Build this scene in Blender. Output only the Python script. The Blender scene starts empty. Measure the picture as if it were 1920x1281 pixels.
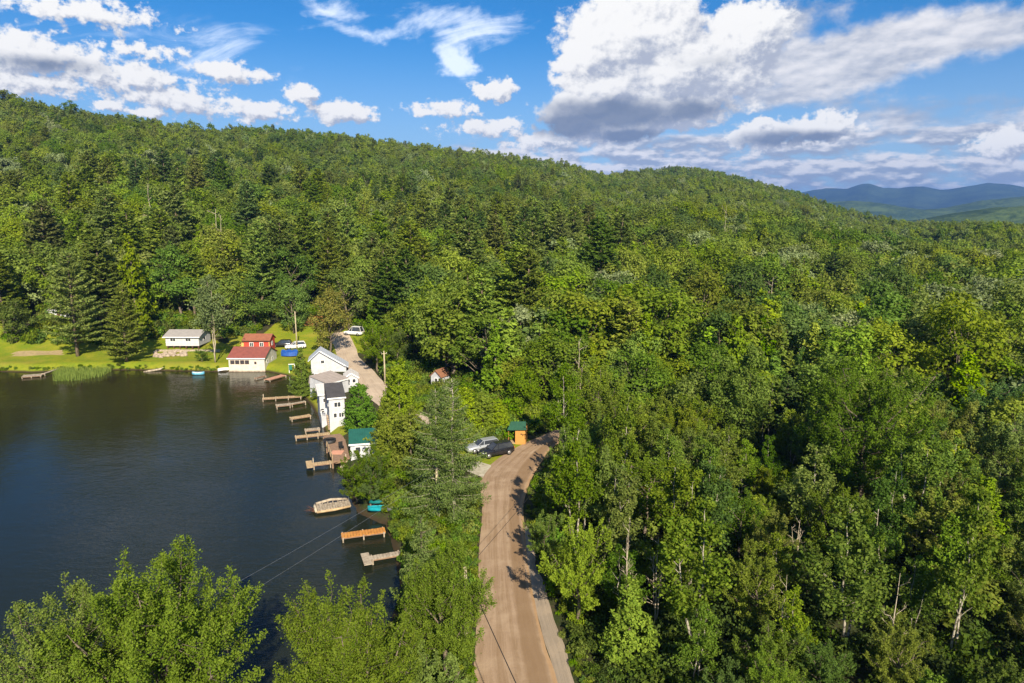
import bpy, math, random
import numpy as np
from mathutils import Vector, Matrix

R = math.radians
rng = np.random.default_rng(11)
random.seed(5)
scene = bpy.context.scene
col = scene.collection
PITCH, CAM_Z, WATER_Z = R(10.6), 30.0, -1.2

# ------------------------------------------------------------------ survey helpers
def G(px, py, z=0.0):
    """point of the place at height z that was sighted at a photograph position (1920x1281)"""
    u = (px - 960) / 1280; v = (640.5 - py) / 1280
    d = (u, math.cos(PITCH) + v * math.sin(PITCH), -math.sin(PITCH) + v * math.cos(PITCH))
    t = (z - CAM_Z) / d[2]
    return (d[0] * t, d[1] * t)

def GV(px, py, z=0.0):
    a = G(px, py, z)
    return Vector((a[0], a[1], z))

def smooth(t):
    t = np.clip(t, 0, 1)
    return t * t * (3 - 2 * t)

def poly_sd(x, y, poly):
    """signed distance to a polygon, positive outside (numpy arrays)"""
    x = np.asarray(x, float); y = np.asarray(y, float)
    d = np.full(x.shape, 1e18); inside = np.zeros(x.shape, bool)
    n = len(poly)
    for i in range(n):
        ax, ay = poly[i]; bx, by = poly[(i + 1) % n]
        ex, ey = bx - ax, by - ay
        t = np.clip(((x - ax) * ex + (y - ay) * ey) / (ex * ex + ey * ey + 1e-12), 0, 1)
        d = np.minimum(d, (x - ax - t * ex) ** 2 + (y - ay - t * ey) ** 2)
        c = ((ay > y) != (by > y)) & (x < (bx - ax) * (y - ay) / ((by - ay) if by != ay else 1e-12) + ax)
        inside ^= c
    d = np.sqrt(d)
    return np.where(inside, -d, d)

def catmull(pts, n=6):
    pts = [np.array(p, float) for p in pts]
    P = [2 * pts[0] - pts[1]] + pts + [2 * pts[-1] - pts[-2]]
    out = []
    for i in range(1, len(P) - 2):
        for k in range(n):
            t = k / n
            a, b, c, d = P[i - 1], P[i], P[i + 1], P[i + 2]
            out.append(0.5 * ((2 * b) + (c - a) * t + (2 * a - 5 * b + 4 * c - d) * t * t + (3 * b - a - 3 * c + d) * t ** 3))
    out.append(P[-2])
    return out

# ------------------------------------------------------------------ scene objects
def tag(o, label=None, cat=None, group=None, kind=None):
    if label: o['label'] = label
    if cat: o['category'] = cat
    if group: o['group'] = group
    if kind: o['kind'] = kind
    return o

def empty(name, loc=(0, 0, 0), rz=0.0, label=None, cat=None, group=None):
    o = bpy.data.objects.new(name, None)
    o.empty_display_size = 0.3
    o.location = loc; o.rotation_euler = (0, 0, rz)
    col.objects.link(o)
    return tag(o, label, cat, group)

class MB:
    """collects shapes and links them as ONE mesh object"""
    def __init__(self):
        self.v = []; self.f = []; self.m = []; self.sm = []
    def add(self, verts, faces, mi=0, sm=False):
        b = len(self.v)
        self.v += [tuple(p) for p in verts]
        for f in faces:
            self.f.append([b + i for i in f]); self.m.append(mi); self.sm.append(sm)
        return self
    def box(self, x0, x1, y0, y1, z0, z1, mi=0, M=None):
        vs = [Vector((x, y, z)) for z in (z0, z1) for x, y in ((x0, y0), (x1, y0), (x1, y1), (x0, y1))]
        if M is not None: vs = [M @ p for p in vs]
        return self.add(vs, [(3, 2, 1, 0), (4, 5, 6, 7), (0, 1, 5, 4), (1, 2, 6, 5), (2, 3, 7, 6), (3, 0, 4, 7)], mi)
    def bar(self, a, b, w, h, mi=0):
        """rectangular beam from a to b, lying flat"""
        a = Vector(a); b = Vector(b); t = (b - a).normalized()
        s = t.cross(Vector((0, 0, 1)))
        s = Vector((1, 0, 0)) if s.length < 1e-4 else s.normalized()
        n = s.cross(t).normalized()
        vs = []
        for p in (a, b):
            for i, j in ((-1, -1), (1, -1), (1, 1), (-1, 1)):
                vs.append(p + s * (i * w / 2) + n * (j * h / 2))
        return self.add(vs, [(3, 2, 1, 0), (4, 5, 6, 7), (0, 1, 5, 4), (1, 2, 6, 5), (2, 3, 7, 6), (3, 0, 4, 7)], mi)
    def tube(self, pts, radii, n=8, mi=0):
        v, f = tube_arrays(pts, radii, n)
        return self.add(v, f, mi, True)
    def prism(self, poly, z0, z1, mi=0):
        n = len(poly)
        vs = [(p[0], p[1], z0) for p in poly] + [(p[0], p[1], z1) for p in poly]
        fs = [tuple(range(n - 1, -1, -1)), tuple(range(n, 2 * n))] + [(i, (i + 1) % n, n + (i + 1) % n, n + i) for i in range(n)]
        return self.add(vs, fs, mi)
    def ellipsoid(self, c, r, seg=10, ring=6, jit=0.0, mi=0):
        vs = []; fs = []
        for i in range(ring + 1):
            th = math.pi * i / ring
            for j in range(seg):
                ph = 2 * math.pi * j / seg
                k = 1 + random.uniform(-jit, jit)
                vs.append((c[0] + r[0] * k * math.sin(th) * math.cos(ph), c[1] + r[1] * k * math.sin(th) * math.sin(ph), c[2] + r[2] * k * math.cos(th)))
        for i in range(ring):
            for j in range(seg):
                fs.append((i * seg + j, (i + 1) * seg + j, (i + 1) * seg + (j + 1) % seg, i * seg + (j + 1) % seg))
        return self.add(vs, fs, mi, True)
    def build(self, name, mats, parent=None, loc=None, bevel=0.0):
        me = bpy.data.meshes.new(name)
        me.from_pydata(self.v, [], self.f)
        mats = mats if isinstance(mats, (list, tuple)) else [mats]
        for m in mats: me.materials.append(m)
        me.polygons.foreach_set('material_index', self.m)
        me.polygons.foreach_set('use_smooth', self.sm)
        me.update()
        o = bpy.data.objects.new(name, me)
        col.objects.link(o)
        if parent: o.parent = parent
        if loc is not None: o.location = loc
        if bevel:
            b = o.modifiers.new('Bevel', 'BEVEL'); b.width = bevel; b.segments = 2; b.limit_method = 'ANGLE'
        return o

def tube_arrays(pts, radii, n=8):
    pts = [Vector(p) for p in pts]
    vs = []; fs = []
    k = len(pts)
    ref = Vector((0.31, 0.95, 0.05))
    for i, p in enumerate(pts):
        t = (pts[min(i + 1, k - 1)] - pts[max(i - 1, 0)])
        t = t.normalized() if t.length > 1e-9 else Vector((0, 0, 1))
        s = t.cross(ref)
        if s.length < 1e-3: s = t.cross(Vector((1, 0, 0)))
        s.normalize(); q = t.cross(s)
        for j in range(n):
            a = 2 * math.pi * j / n
            vs.append(p + (s * math.cos(a) + q * math.sin(a)) * radii[i])
    for i in range(k - 1):
        for j in range(n):
            fs.append((i * n + j, i * n + (j + 1) % n, (i + 1) * n + (j + 1) % n, (i + 1) * n + j))
    fs.append(tuple(range(n - 1, -1, -1)))
    fs.append(tuple((k - 1) * n + j for j in range(n)))
    return vs, fs

# ------------------------------------------------------------------ materials
class X:
    """a shader socket with arithmetic"""
    def __init__(self, nt, s): self.nt = nt; self.s = s
    def _b(self, op, *o, rev=False):
        n = self.nt.nodes.new('ShaderNodeMath'); n.operation = op
        args = [self] + list(o)
        if rev: args = args[::-1]
        for i, a in enumerate(args):
            if isinstance(a, X): self.nt.links.new(a.s, n.inputs[i])
            else: n.inputs[i].default_value = float(a)
        return X(self.nt, n.outputs[0])
    def __add__(s, o): return s._b('ADD', o)
    __radd__ = __add__
    def __mul__(s, o): return s._b('MULTIPLY', o)
    __rmul__ = __mul__
    def __sub__(s, o): return s._b('SUBTRACT', o)
    def __rsub__(s, o): return s._b('SUBTRACT', o, rev=True)
    def __truediv__(s, o): return s._b('DIVIDE', o)
    def __neg__(s): return s * -1.0
    def max(s, o): return s._b('MAXIMUM', o)
    def min(s, o): return s._b('MINIMUM', o)
    def pow(s, o): return s._b('POWER', o)
    def sqrt(s): return s._b('SQRT')
    def abs(s): return s._b('ABSOLUTE')
    def sin(s): return s._b('SINE')
    def asin(s): return s._b('ARCSINE')
    def atan2(s, o): return s._b('ARCTAN2', o)
    def clamp(s):
        r = s._b('ADD', 0.0); r.s.node.use_clamp = True; return r
    def ss(s, a, b):
        n = s.nt.nodes.new('ShaderNodeMapRange'); n.interpolation_type = 'SMOOTHSTEP'
        s.nt.links.new(s.s, n.inputs[0]); n.inputs[1].default_value = a; n.inputs[2].default_value = b
        return X(s.nt, n.outputs[0])

def comb(nt, x, y, z):
    n = nt.nodes.new('ShaderNodeCombineXYZ')
    for i, a in enumerate((x, y, z)):
        if isinstance(a, X): nt.links.new(a.s, n.inputs[i])
        else: n.inputs[i].default_value = a
    return n.outputs[0]

def noise(nt, vec, scale=1.0, detail=4.0, rough=0.5, lac=2.0, dist=0.0):
    n = nt.nodes.new('ShaderNodeTexNoise')
    n.inputs['Scale'].default_value = scale; n.inputs['Detail'].default_value = detail
    n.inputs['Roughness'].default_value = rough; n.inputs['Lacunarity'].default_value = lac
    n.inputs['Distortion'].default_value = dist
    if vec is not None: nt.links.new(vec, n.inputs['Vector'])
    return X(nt, n.outputs['Fac'])

def mixc(nt, f, a, b, mode='MIX'):
    n = nt.nodes.new('ShaderNodeMix'); n.data_type = 'RGBA'; n.blend_type = mode
    n.clamp_factor = True
    for s, a_ in ((n.inputs[0], f), (n.inputs[6], a), (n.inputs[7], b)):
        if isinstance(a_, X): nt.links.new(a_.s, s)
        elif hasattr(a_, 'links'): nt.links.new(a_, s)
        elif isinstance(a_, (int, float)): s.default_value = a_
        else: s.default_value = tuple(a_) + (1.0,) * (4 - len(a_))
    return n.outputs[2]

def new_mat(name):
    m = bpy.data.materials.new(name); m.use_nodes = True
    nt = m.node_tree; nt.nodes.clear()
    out = nt.nodes.new('ShaderNodeOutputMaterial')
    return m, nt, out

def objco(nt):
    return nt.nodes.new('ShaderNodeTexCoord').outputs['Object']

def geopos(nt):
    return nt.nodes.new('ShaderNodeNewGeometry').outputs['Position']

def attr(nt, name):
    n = nt.nodes.new('ShaderNodeAttribute'); n.attribute_name = name
    return X(nt, n.outputs['Fac'])

def surface(name, c, c2=None, scale=6.0, rough=0.7, bump=0.0, metal=0.0, spec=0.4, stretch=(1, 1, 1), detail=5, lo=0.35, hi=0.65):
    """painted / wooden / mineral surface: two tones broken by noise, a little bump"""
    m, nt, out = new_mat(name)
    b = nt.nodes.new('ShaderNodeBsdfPrincipled')
    b.inputs['Roughness'].default_value = rough; b.inputs['Metallic'].default_value = metal
    b.inputs['Specular IOR Level'].default_value = spec
    mp = nt.nodes.new('ShaderNodeMapping'); mp.inputs['Scale'].default_value = stretch
    nt.links.new(objco(nt), mp.inputs['Vector'])
    n = noise(nt, mp.outputs[0], scale, detail, 0.6)
    c2 = c2 or tuple(k * 0.72 for k in c)
    nt.links.new(mixc(nt, n.ss(lo, hi), c, c2), b.inputs['Base Color'])
    if bump:
        bp = nt.nodes.new('ShaderNodeBump'); bp.inputs['Strength'].default_value = bump; bp.inputs['Distance'].default_value = 0.05
        nt.links.new(n.s, bp.inputs['Height']); nt.links.new(bp.outputs[0], b.inputs['Normal'])
    nt.links.new(b.outputs[0], out.inputs[0])
    return m

def siding(name, c, pitch=0.14, dirt=0.85, axis=2, rough=0.6):
    """clapboard / metal ribs: regular ridges along one axis"""
    m, nt, out = new_mat(name)
    b = nt.nodes.new('ShaderNodeBsdfPrincipled'); b.inputs['Roughness'].default_value = rough
    co = objco(nt)
    sp = nt.nodes.new('ShaderNodeSeparateXYZ'); nt.links.new(co, sp.inputs[0])
    z = X(nt, sp.outputs[axis])
    saw = (z * (1 / pitch))._b('FRACT')
    n = noise(nt, co, 1.3, 6, 0.65)
    n2 = noise(nt, co, 9.0, 3, 0.5)
    groove = saw.ss(0.0, 0.12) * 0.25 + 0.75
    base = mixc(nt, n.ss(0.35, 0.7), c, tuple(k * dirt for k in c))
    base = mixc(nt, n2.ss(0.55, 0.75) * 0.35, base, (c[0] * 0.55, c[1] * 0.52, c[2] * 0.45))
    g = nt.nodes.new('ShaderNodeMix'); g.data_type = 'RGBA'; g.blend_type = 'MULTIPLY'; g.inputs[0].default_value = 1.0
    nt.links.new(base, g.inputs[6]); nt.links.new(comb(nt, groove, groove, groove), g.inputs[7])
    nt.links.new(g.outputs[2], b.inputs['Base Color'])
    bp = nt.nodes.new('ShaderNodeBump'); bp.inputs['Strength'].default_value = 0.5; bp.inputs['Distance'].default_value = 0.02
    nt.links.new(saw.s, bp.inputs['Height']); nt.links.new(bp.outputs[0], b.inputs['Normal'])
    nt.links.new(b.outputs[0], out.inputs[0])
    return m

def leaf_mat(name, c, c2, transl=0.35, hue=0.012, val=0.20, tcol=(1.25, 1.2, 0.6)):
    """leaf: two tones over the crown's leaves, a tint per tree, light shining through"""
    m, nt, out = new_mat(name)
    oi = nt.nodes.new('ShaderNodeObjectInfo')
    rnd = X(nt, oi.outputs['Random'])
    t = attr(nt, 'tint')
    base = mixc(nt, t, c, c2)
    hsv = nt.nodes.new('ShaderNodeHueSaturation')
    nt.links.new(((rnd * 7.31)._b('FRACT') * (2 * hue) + (0.5 - hue)).s, hsv.inputs['Hue'])
    nt.links.new(((rnd * 3.77)._b('FRACT') * 0.25 + 0.88).s, hsv.inputs['Saturation'])
    nt.links.new((rnd * (2 * val) + (1 - val)).s, hsv.inputs['Value'])
    nt.links.new(base, hsv.inputs['Color'])
    c_ = mixc(nt, 1.0, hsv.outputs[0], oi.outputs['Color'], 'MULTIPLY')
    d = nt.nodes.new('ShaderNodeBsdfDiffuse'); nt.links.new(c_, d.inputs['Color'])
    tr = nt.nodes.new('ShaderNodeBsdfTranslucent')
    nt.links.new(mixc(nt, 1.0, c_, tcol, 'MULTIPLY'), tr.inputs['Color'])
    mx = nt.nodes.new('ShaderNodeMixShader'); mx.inputs[0].default_value = transl
    nt.links.new(d.outputs[0], mx.inputs[1]); nt.links.new(tr.outputs[0], mx.inputs[2])
    nt.links.new(mx.outputs[0], out.inputs[0])
    return m

def bark_mat(name, c, c2, scale=3.0, stretch=(1, 1, 0.35), lo=0.45, hi=0.6):
    return surface(name, c, c2, scale, 0.9, 0.5, 0, 0.1, stretch, 4, lo, hi)

M = {}
M['maple'] = leaf_mat('maple_leaf', (0.088, 0.145, 0.022), (0.200, 0.262, 0.052), 0.40, 0.006, 0.06)
M['broad'] = leaf_mat('broadleaf_leaf', (0.114, 0.172, 0.024), (0.246, 0.296, 0.054), 0.42, hue=0.009, val=0.24)
M['broad_dark'] = leaf_mat('dark_broadleaf_leaf', (0.068, 0.120, 0.022), (0.155, 0.215, 0.045), hue=0.009, val=0.22)
M['silver'] = leaf_mat('silvery_leaf', (0.15, 0.20, 0.075), (0.28, 0.33, 0.15))
M['aspen'] = leaf_mat('aspen_leaf', (0.090, 0.150, 0.020), (0.195, 0.255, 0.044), 0.4, 0.008, 0.18)
M['pine'] = leaf_mat('pine_needle', (0.102, 0.152, 0.030), (0.250, 0.292, 0.066), 0.36, 0.008, 0.22)
M['cedar'] = leaf_mat('cedar_spray', (0.118, 0.180, 0.018), (0.245, 0.310, 0.038), 0.28, 0.009, 0.22)
M['larch'] = leaf_mat('larch_needle', (0.098, 0.165, 0.034), (0.205, 0.275, 0.070), 0.35, 0.004, 0.05)
M['brush'] = leaf_mat('shade_brush_leaf', (0.040, 0.066, 0.014), (0.085, 0.125, 0.024), 0.3, 0.012, 0.25)  # darker version of the bush leaf, with shade put into its colour
M['bush'] = leaf_mat('bush_leaf', (0.080, 0.135, 0.016), (0.165, 0.230, 0.030), 0.35, 0.03, 0.35)
M['bark'] = bark_mat('grey_bark', (0.16, 0.13, 0.10), (0.06, 0.05, 0.04))
M['pine_bark'] = bark_mat('pine_bark', (0.20, 0.15, 0.11), (0.09, 0.07, 0.05))
M['birch_bark'] = bark_mat('birch_bark', (0.34, 0.31, 0.25), (0.10, 0.085, 0.07), 2.5, (1, 1, 1.4), 0.48, 0.60)
M['dead_wood'] = bark_mat('bleached_dead_wood', (0.42, 0.36, 0.27), (0.24, 0.20, 0.15))

# ------------------------------------------------------------------ tree building (numpy)
def unit(v):
    return v / (np.linalg.norm(v, axis=-1, keepdims=True) + 1e-9)

class Leaves:
    def __init__(self): self.P = []; self.N = []; self.S = []; self.A = []; self.T = []; self.D = []
    def add(self, P, N, size, aspect=0.6, tint=None, D=None):
        n = len(P)
        if n == 0: return
        self.P.append(P); self.N.append(N)
        self.S.append(np.broadcast_to(size, (n,)).copy()); self.A.append(np.full(n, aspect))
        self.T.append(rng.random(n) if tint is None else np.broadcast_to(tint, (n,)).copy())
        self.D.append(unit(rng.normal(size=(n, 3))) if D is None else D)
    def arrays(self):
        P = np.concatenate(self.P); N = unit(np.concatenate(self.N)); S = np.concatenate(self.S)
        A = np.concatenate(self.A); T = np.concatenate(self.T); D = np.concatenate(self.D)
        t = unit(D - N * (D * N).sum(1, keepdims=True)); b = np.cross(N, t)
        L = (S * 0.5)[:, None]; W = (S * A * 0.5)[:, None]
        fold = N * (S * 0.12)[:, None]
        V = np.stack([P - t * L, P + b * W - fold, P + t * L, P - b * W - fold], 1).reshape(-1, 3)
        return V, T

class Wood:
    def __init__(self): self.v = []; self.f = []
    def tube(self, pts, radii, n=6):
        v, f = tube_arrays(pts, radii, n)
        b = len(self.v)
        self.v += [tuple(p) for p in v]; self.f += [[b + i for i in q] for q in f]

def leaf_mesh(name, lv, mat):
    V, T = lv.arrays()
    nf = len(T)
    me = bpy.data.meshes.new(name)
    me.vertices.add(len(V)); me.vertices.foreach_set('co', V.astype(np.float32).ravel())
    me.loops.add(nf * 4); me.loops.foreach_set('vertex_index', np.arange(nf * 4, dtype=np.int32))
    me.polygons.add(nf); me.polygons.foreach_set('loop_start', np.arange(0, nf * 4, 4, dtype=np.int32))
    a = me.attributes.new('tint', 'FLOAT', 'FACE'); a.data.foreach_set('value', T.astype(np.float32))
    me.materials.append(mat)
    me.update(calc_edges=True)
    return me

def wood_mesh(name, w, mat):
    me = bpy.data.meshes.new(name)
    me.from_pydata(w.v, [], w.f); me.materials.append(mat)
    me.polygons.foreach_set('use_smooth', [True] * len(me.polygons))
    me.update()
    return me

def joined_mesh(name, lv, w, lm, wm):
    V, T = lv.arrays(); nf = len(T); nw = len(w.v)
    me = bpy.data.meshes.new(name)
    allv = np.concatenate([V, np.array(w.v, float).reshape(-1, 3)]) if nw else V
    loops = list(range(nf * 4)); starts = list(range(0, nf * 4, 4)); mi = [0] * nf
    for f in w.f:
        starts.append(len(loops)); loops += [nf * 4 + i for i in f]; mi.append(1)
    me.vertices.add(len(allv)); me.vertices.foreach_set('co', allv.astype(np.float32).ravel())
    me.loops.add(len(loops)); me.loops.foreach_set('vertex_index', np.array(loops, np.int32))
    me.polygons.add(len(starts)); me.polygons.foreach_set('loop_start', np.array(starts, np.int32))
    me.materials.append(lm); me.materials.append(wm)
    me.polygons.foreach_set('material_index', mi)
    a = me.attributes.new('tint', 'FLOAT', 'FACE')
    a.data.foreach_set('value', np.concatenate([T, np.zeros(len(starts) - nf)]).astype(np.float32))
    me.update(calc_edges=True)
    return me

def bend(a, b, sag=0.0, k=4, jit=0.0):
    a = np.array(a, float); b = np.array(b, float)
    L = np.linalg.norm(b - a)
    out = []
    for i in range(k + 1):
        t = i / k
        p = a + (b - a) * t
        p = p + np.array([0, 0, -sag * L * 4 * t * (1 - t)])
        if 0 < i < k: p = p + rng.normal(size=3) * jit * L
        out.append(p)
    return out

def make_broad(H, Rr, cb, nl, ls, blobs=26, shoots=0.3, sides=6, open_=0.0, limbs=True, nr=0.55):
    lv, w = Leaves(), Wood()
    cz = (cb * 0.75 + H) / 2; rz = (H - cb * 0.75) / 2
    cs = []
    for i in range(blobs):
        for _ in range(30):
            d = unit(rng.normal(size=3) + np.array([0, 0, 0.25])); f = 0.35 + 0.5 * rng.random() ** 0.6
            p = np.array([0, 0, cz]) + d * np.array([Rr, Rr, rz]) * f
            if all(np.linalg.norm(p - q) > Rr * 0.28 for q, _ in cs): break
        cs.append((p, Rr * rng.uniform(0.22, 0.40)))
    tot = sum(r * r for _, r in cs)
    top = np.array([rng.normal() * 0.04 * H, rng.normal() * 0.04 * H, cz])
    w.tube(bend((0, 0, -0.3), top, 0, 5, 0.012), np.linspace(0.024 * H * 0.9, 0.010 * H, 6), sides)
    for p, r in cs:
        n = int(nl * r * r / tot)
        ns = int(n * shoots); nb = n - ns
        out = unit(p - np.array([0, 0, cz - 0.3 * rz]))
        d = unit(rng.normal(size=(nb, 3)) + out * 0.75 + np.array([0, 0, 0.25]))
        rad = r * (1 - 0.55 * rng.random(nb) ** 1.6) * (1 + 0.18 * rng.normal(size=nb))
        P = p + d * rad[:, None] * np.array([1.1, 1.1, 0.85])
        N = unit(d * 0.8 + rng.normal(size=(nb, 3)) * nr + np.array([0, 0, 0.40]))
        lv.add(P, N, ls * rng.uniform(0.6, 1.25, nb), 0.62)
        k = max(1, ns // 14)
        sd = unit(rng.normal(size=(k, 3)) * 0.6 + out + np.array([0, 0, 0.7]))
        base = p + sd * r * rng.uniform(0.6, 0.95, (k, 1))
        ln = rng.uniform(0.25, 0.75, k) * min(1.0, Rr * 0.25) * 1.3
        for j in range(k):
            t = rng.random(14)
            Q = base[j] + sd[j] * (ln[j] * t)[:, None] + rng.normal(size=(14, 3)) * 0.09 * (1.2 - t)[:, None] * (ls / 0.25)
            N = unit(rng.normal(size=(14, 3)) * 0.8 + sd[j] * 0.4 + np.array([0, 0, 0.3]))
            lv.add(Q, N, ls * rng.uniform(0.6, 1.1, 14), 0.6, tint=np.clip(0.45 + 0.55 * rng.random(14), 0, 1))
        if limbs:
            a = np.array([top[0], top[1], 0]) * 0.7 + np.array([0, 0, min(max(cb * 0.85, p[2] - np.linalg.norm(p[:2]) * 1.1), cz)])
            w.tube(bend(a, p, 0.04, 3, 0.03), np.linspace(0.007 * H, 0.0022 * H, 4), max(4, sides - 2))
    return lv, w

def make_maple(H, Rr, cb, nl, ls, limbs=12, shoots=220, sides=8, tuft=0.9, twigs=True):
    """crown of leafy upturned shoots carried on visible limbs"""
    lv, w = Leaves(), Wood()
    Hf = H; H = H - 0.75 * tuft
    cz = (cb + H) / 2; rz = (H - cb) / 2
    top = np.array([rng.normal() * 0.03 * H, rng.normal() * 0.03 * H, H * 0.80])
    tr = bend((0, 0, -0.3), top, 0, 6, 0.012)
    w.tube(tr, np.linspace(0.020 * H, 0.005 * H, 7), sides)
    L = []
    for i in range(limbs):
        f = (i + 0.5) / limbs; a = i * 2.4 + rng.normal() * 0.25
        q = math.acos(1 - 1.72 * f)                       # polar angle: top of the crown to a little below its middle
        tip = np.array([math.sin(q) * math.cos(a) * Rr, math.sin(q) * math.sin(a) * Rr, cz + math.cos(q) * rz]) * np.array([0.84, 0.84, 1.0])
        tip = tip * (1 + 0.10 * rng.normal()); tip[2] = min(tip[2], H * 0.96)
        o = tr[int(np.clip(1 + (tip[2] / H) * 3.4, 1, 4))] * 1.0
        pts = bend(o, tip, 0.06, 4, 0.03)
        w.tube(pts, np.linspace(0.0075 * H, 0.0018 * H, 5), max(5, sides - 3))
        L.append(pts)
    L.append(tr[3:])
    per = int(nl * 0.88 / shoots)
    for k in range(shoots):
        pts = L[k % len(L)]; f = rng.uniform(0.30, 1.0) ** 0.75 * (len(pts) - 1.001); i = int(f)
        o = pts[i] + (pts[i + 1] - pts[i]) * (f - i)
        b = o + unit(rng.normal(size=3) * np.array([1, 1, 0.75])) * Rr * rng.uniform(0.06, 0.42)
        e = (b - np.array([0, 0, cz])) / np.array([Rr, Rr, rz]); r_ = np.linalg.norm(e)
        if r_ > 0.95: b = np.array([0, 0, cz]) + (b - np.array([0, 0, cz])) * 0.95 / r_
        out = unit(b - np.array([0, 0, cz - 0.5 * rz]))
        d = unit(out * 0.75 + np.array([0, 0, 0.75]) + rng.normal(size=3) * 0.33)
        ln = tuft * rng.uniform(0.55, 1.45)
        if twigs: w.tube([o, b, b + d * ln * 0.8], [0.022, 0.014, 0.005], 3)
        t = rng.random(per) ** 0.85
        P = b + d * ((t - 0.15) * ln)[:, None] + rng.normal(size=(per, 3)) * ((0.20 - 0.13 * t) * tuft)[:, None]
        N = unit(rng.normal(size=(per, 3)) * 0.75 + out * 0.35 + np.array([0, 0, 0.55]))
        lv.add(P, N, ls * rng.uniform(0.55, 1.2, per), 0.62, tint=np.clip(rng.random(per) * 0.6 + 0.4 * t, 0, 1))
    n = nl - per * shoots
    for pts in L:
        m = n // len(L); f = rng.uniform(0.35, 1, m) * (len(pts) - 1.001); i = f.astype(int); A = np.array(pts)
        P = A[i] + (A[i + 1] - A[i]) * (f - i)[:, None] + rng.normal(size=(m, 3)) * 0.09 * Rr
        lv.add(P, unit(rng.normal(size=(m, 3)) + np.array([0, 0, 0.5])), ls * rng.uniform(0.6, 1.1, m), 0.62, tint=rng.random(m) * 0.5)
    return lv, w

def make_pine(H, Rr, cb, nl, ls, sides=6, droop=0.0, top_pow=0.55, spacing=0.9, tufts=10, ragged=0.35, wood_br=True, wp=0.6):
    lv, w = Leaves(), Wood()
    lean = rng.normal(size=2) * 0.02 * H
    ax = lambda z: np.array([lean[0] * (z / H) ** 2, lean[1] * (z / H) ** 2, z])
    w.tube([ax(z) for z in np.linspace(-0.3, H * 0.97, 6) if True], np.linspace(0.018 * H, 0.003 * H, 6), sides)
    br = []
    z = cb
    while z < H * 0.985:
        t = (z - cb) / (H - cb)
        L0 = Rr * ((1 - t) ** top_pow) * (0.55 + 0.45 * min(1, t * 4 + 0.4))
        nb = 5 if t < 0.75 else 4
        a0 = rng.random() * 6.28
        for k in range(nb):
            L = L0 * (1 - ragged * rng.random()) + 0.25
            a = a0 + k * 6.283 / nb + rng.normal() * 0.35
            up = 0.10 + 0.55 * t - droop + rng.normal() * 0.07
            br.append((z + rng.normal() * 0.12, a, L, up))
        z += spacing * (1 - 0.45 * t) * rng.uniform(0.8, 1.25)
    tot = sum(b[2] ** 1.5 for b in br)
    for z, a, L, up in br:
        o = ax(z); d = np.array([math.cos(a), math.sin(a), up])
        tip = o + d * L + np.array([0, 0, 0.10 * L if droop <= 0 else -0.16 * L])
        if wood_br: w.tube(bend(o, tip, 0.03, 2), [0.012 * L + 0.015, 0.008 * L + 0.01, 0.006], 4)
        n = max(4, int(nl * L ** 1.5 / tot))
        s = 0.25 + 0.75 * rng.random(n) ** 0.7
        # tufts: needles gathered at side twigs
        nt_ = max(2, int(L * 2.2))
        ts = rng.uniform(0.3, 1.0, nt_); tl = rng.choice([-1, 1], nt_) * rng.random(nt_) * wp * (1.1 - ts * 0.7)
        pick = rng.integers(0, nt_, n)
        s = np.where(rng.random(n) < 0.75, np.clip(ts[pick] + rng.normal(size=n) * 0.09, 0.15, 1.06), s)
        lat = tl[pick] * L * 0.5 + rng.normal(size=n) * (0.12 + 0.05 * L)
        side = np.array([-math.sin(a), math.cos(a), 0])
        P = o + (tip - o) * s[:, None] + side * lat[:, None]
        P[:, 2] += rng.normal(size=n) * 0.10 + (0.02 + 0.05 * L) * rng.random(n) - (droop * 0.9 * rng.random(n) * L * 0.5)
        N = unit(np.array([0, 0, 1.0]) + rng.normal(size=(n, 3)) * 0.55)
        D = unit(np.array([math.cos(a), math.sin(a), 0.35]) + rng.normal(size=(n, 3)) * 0.6)
        lv.add(P, N, ls * rng.uniform(0.6, 1.3, n), 0.42, D=D)
    return lv, w

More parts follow.
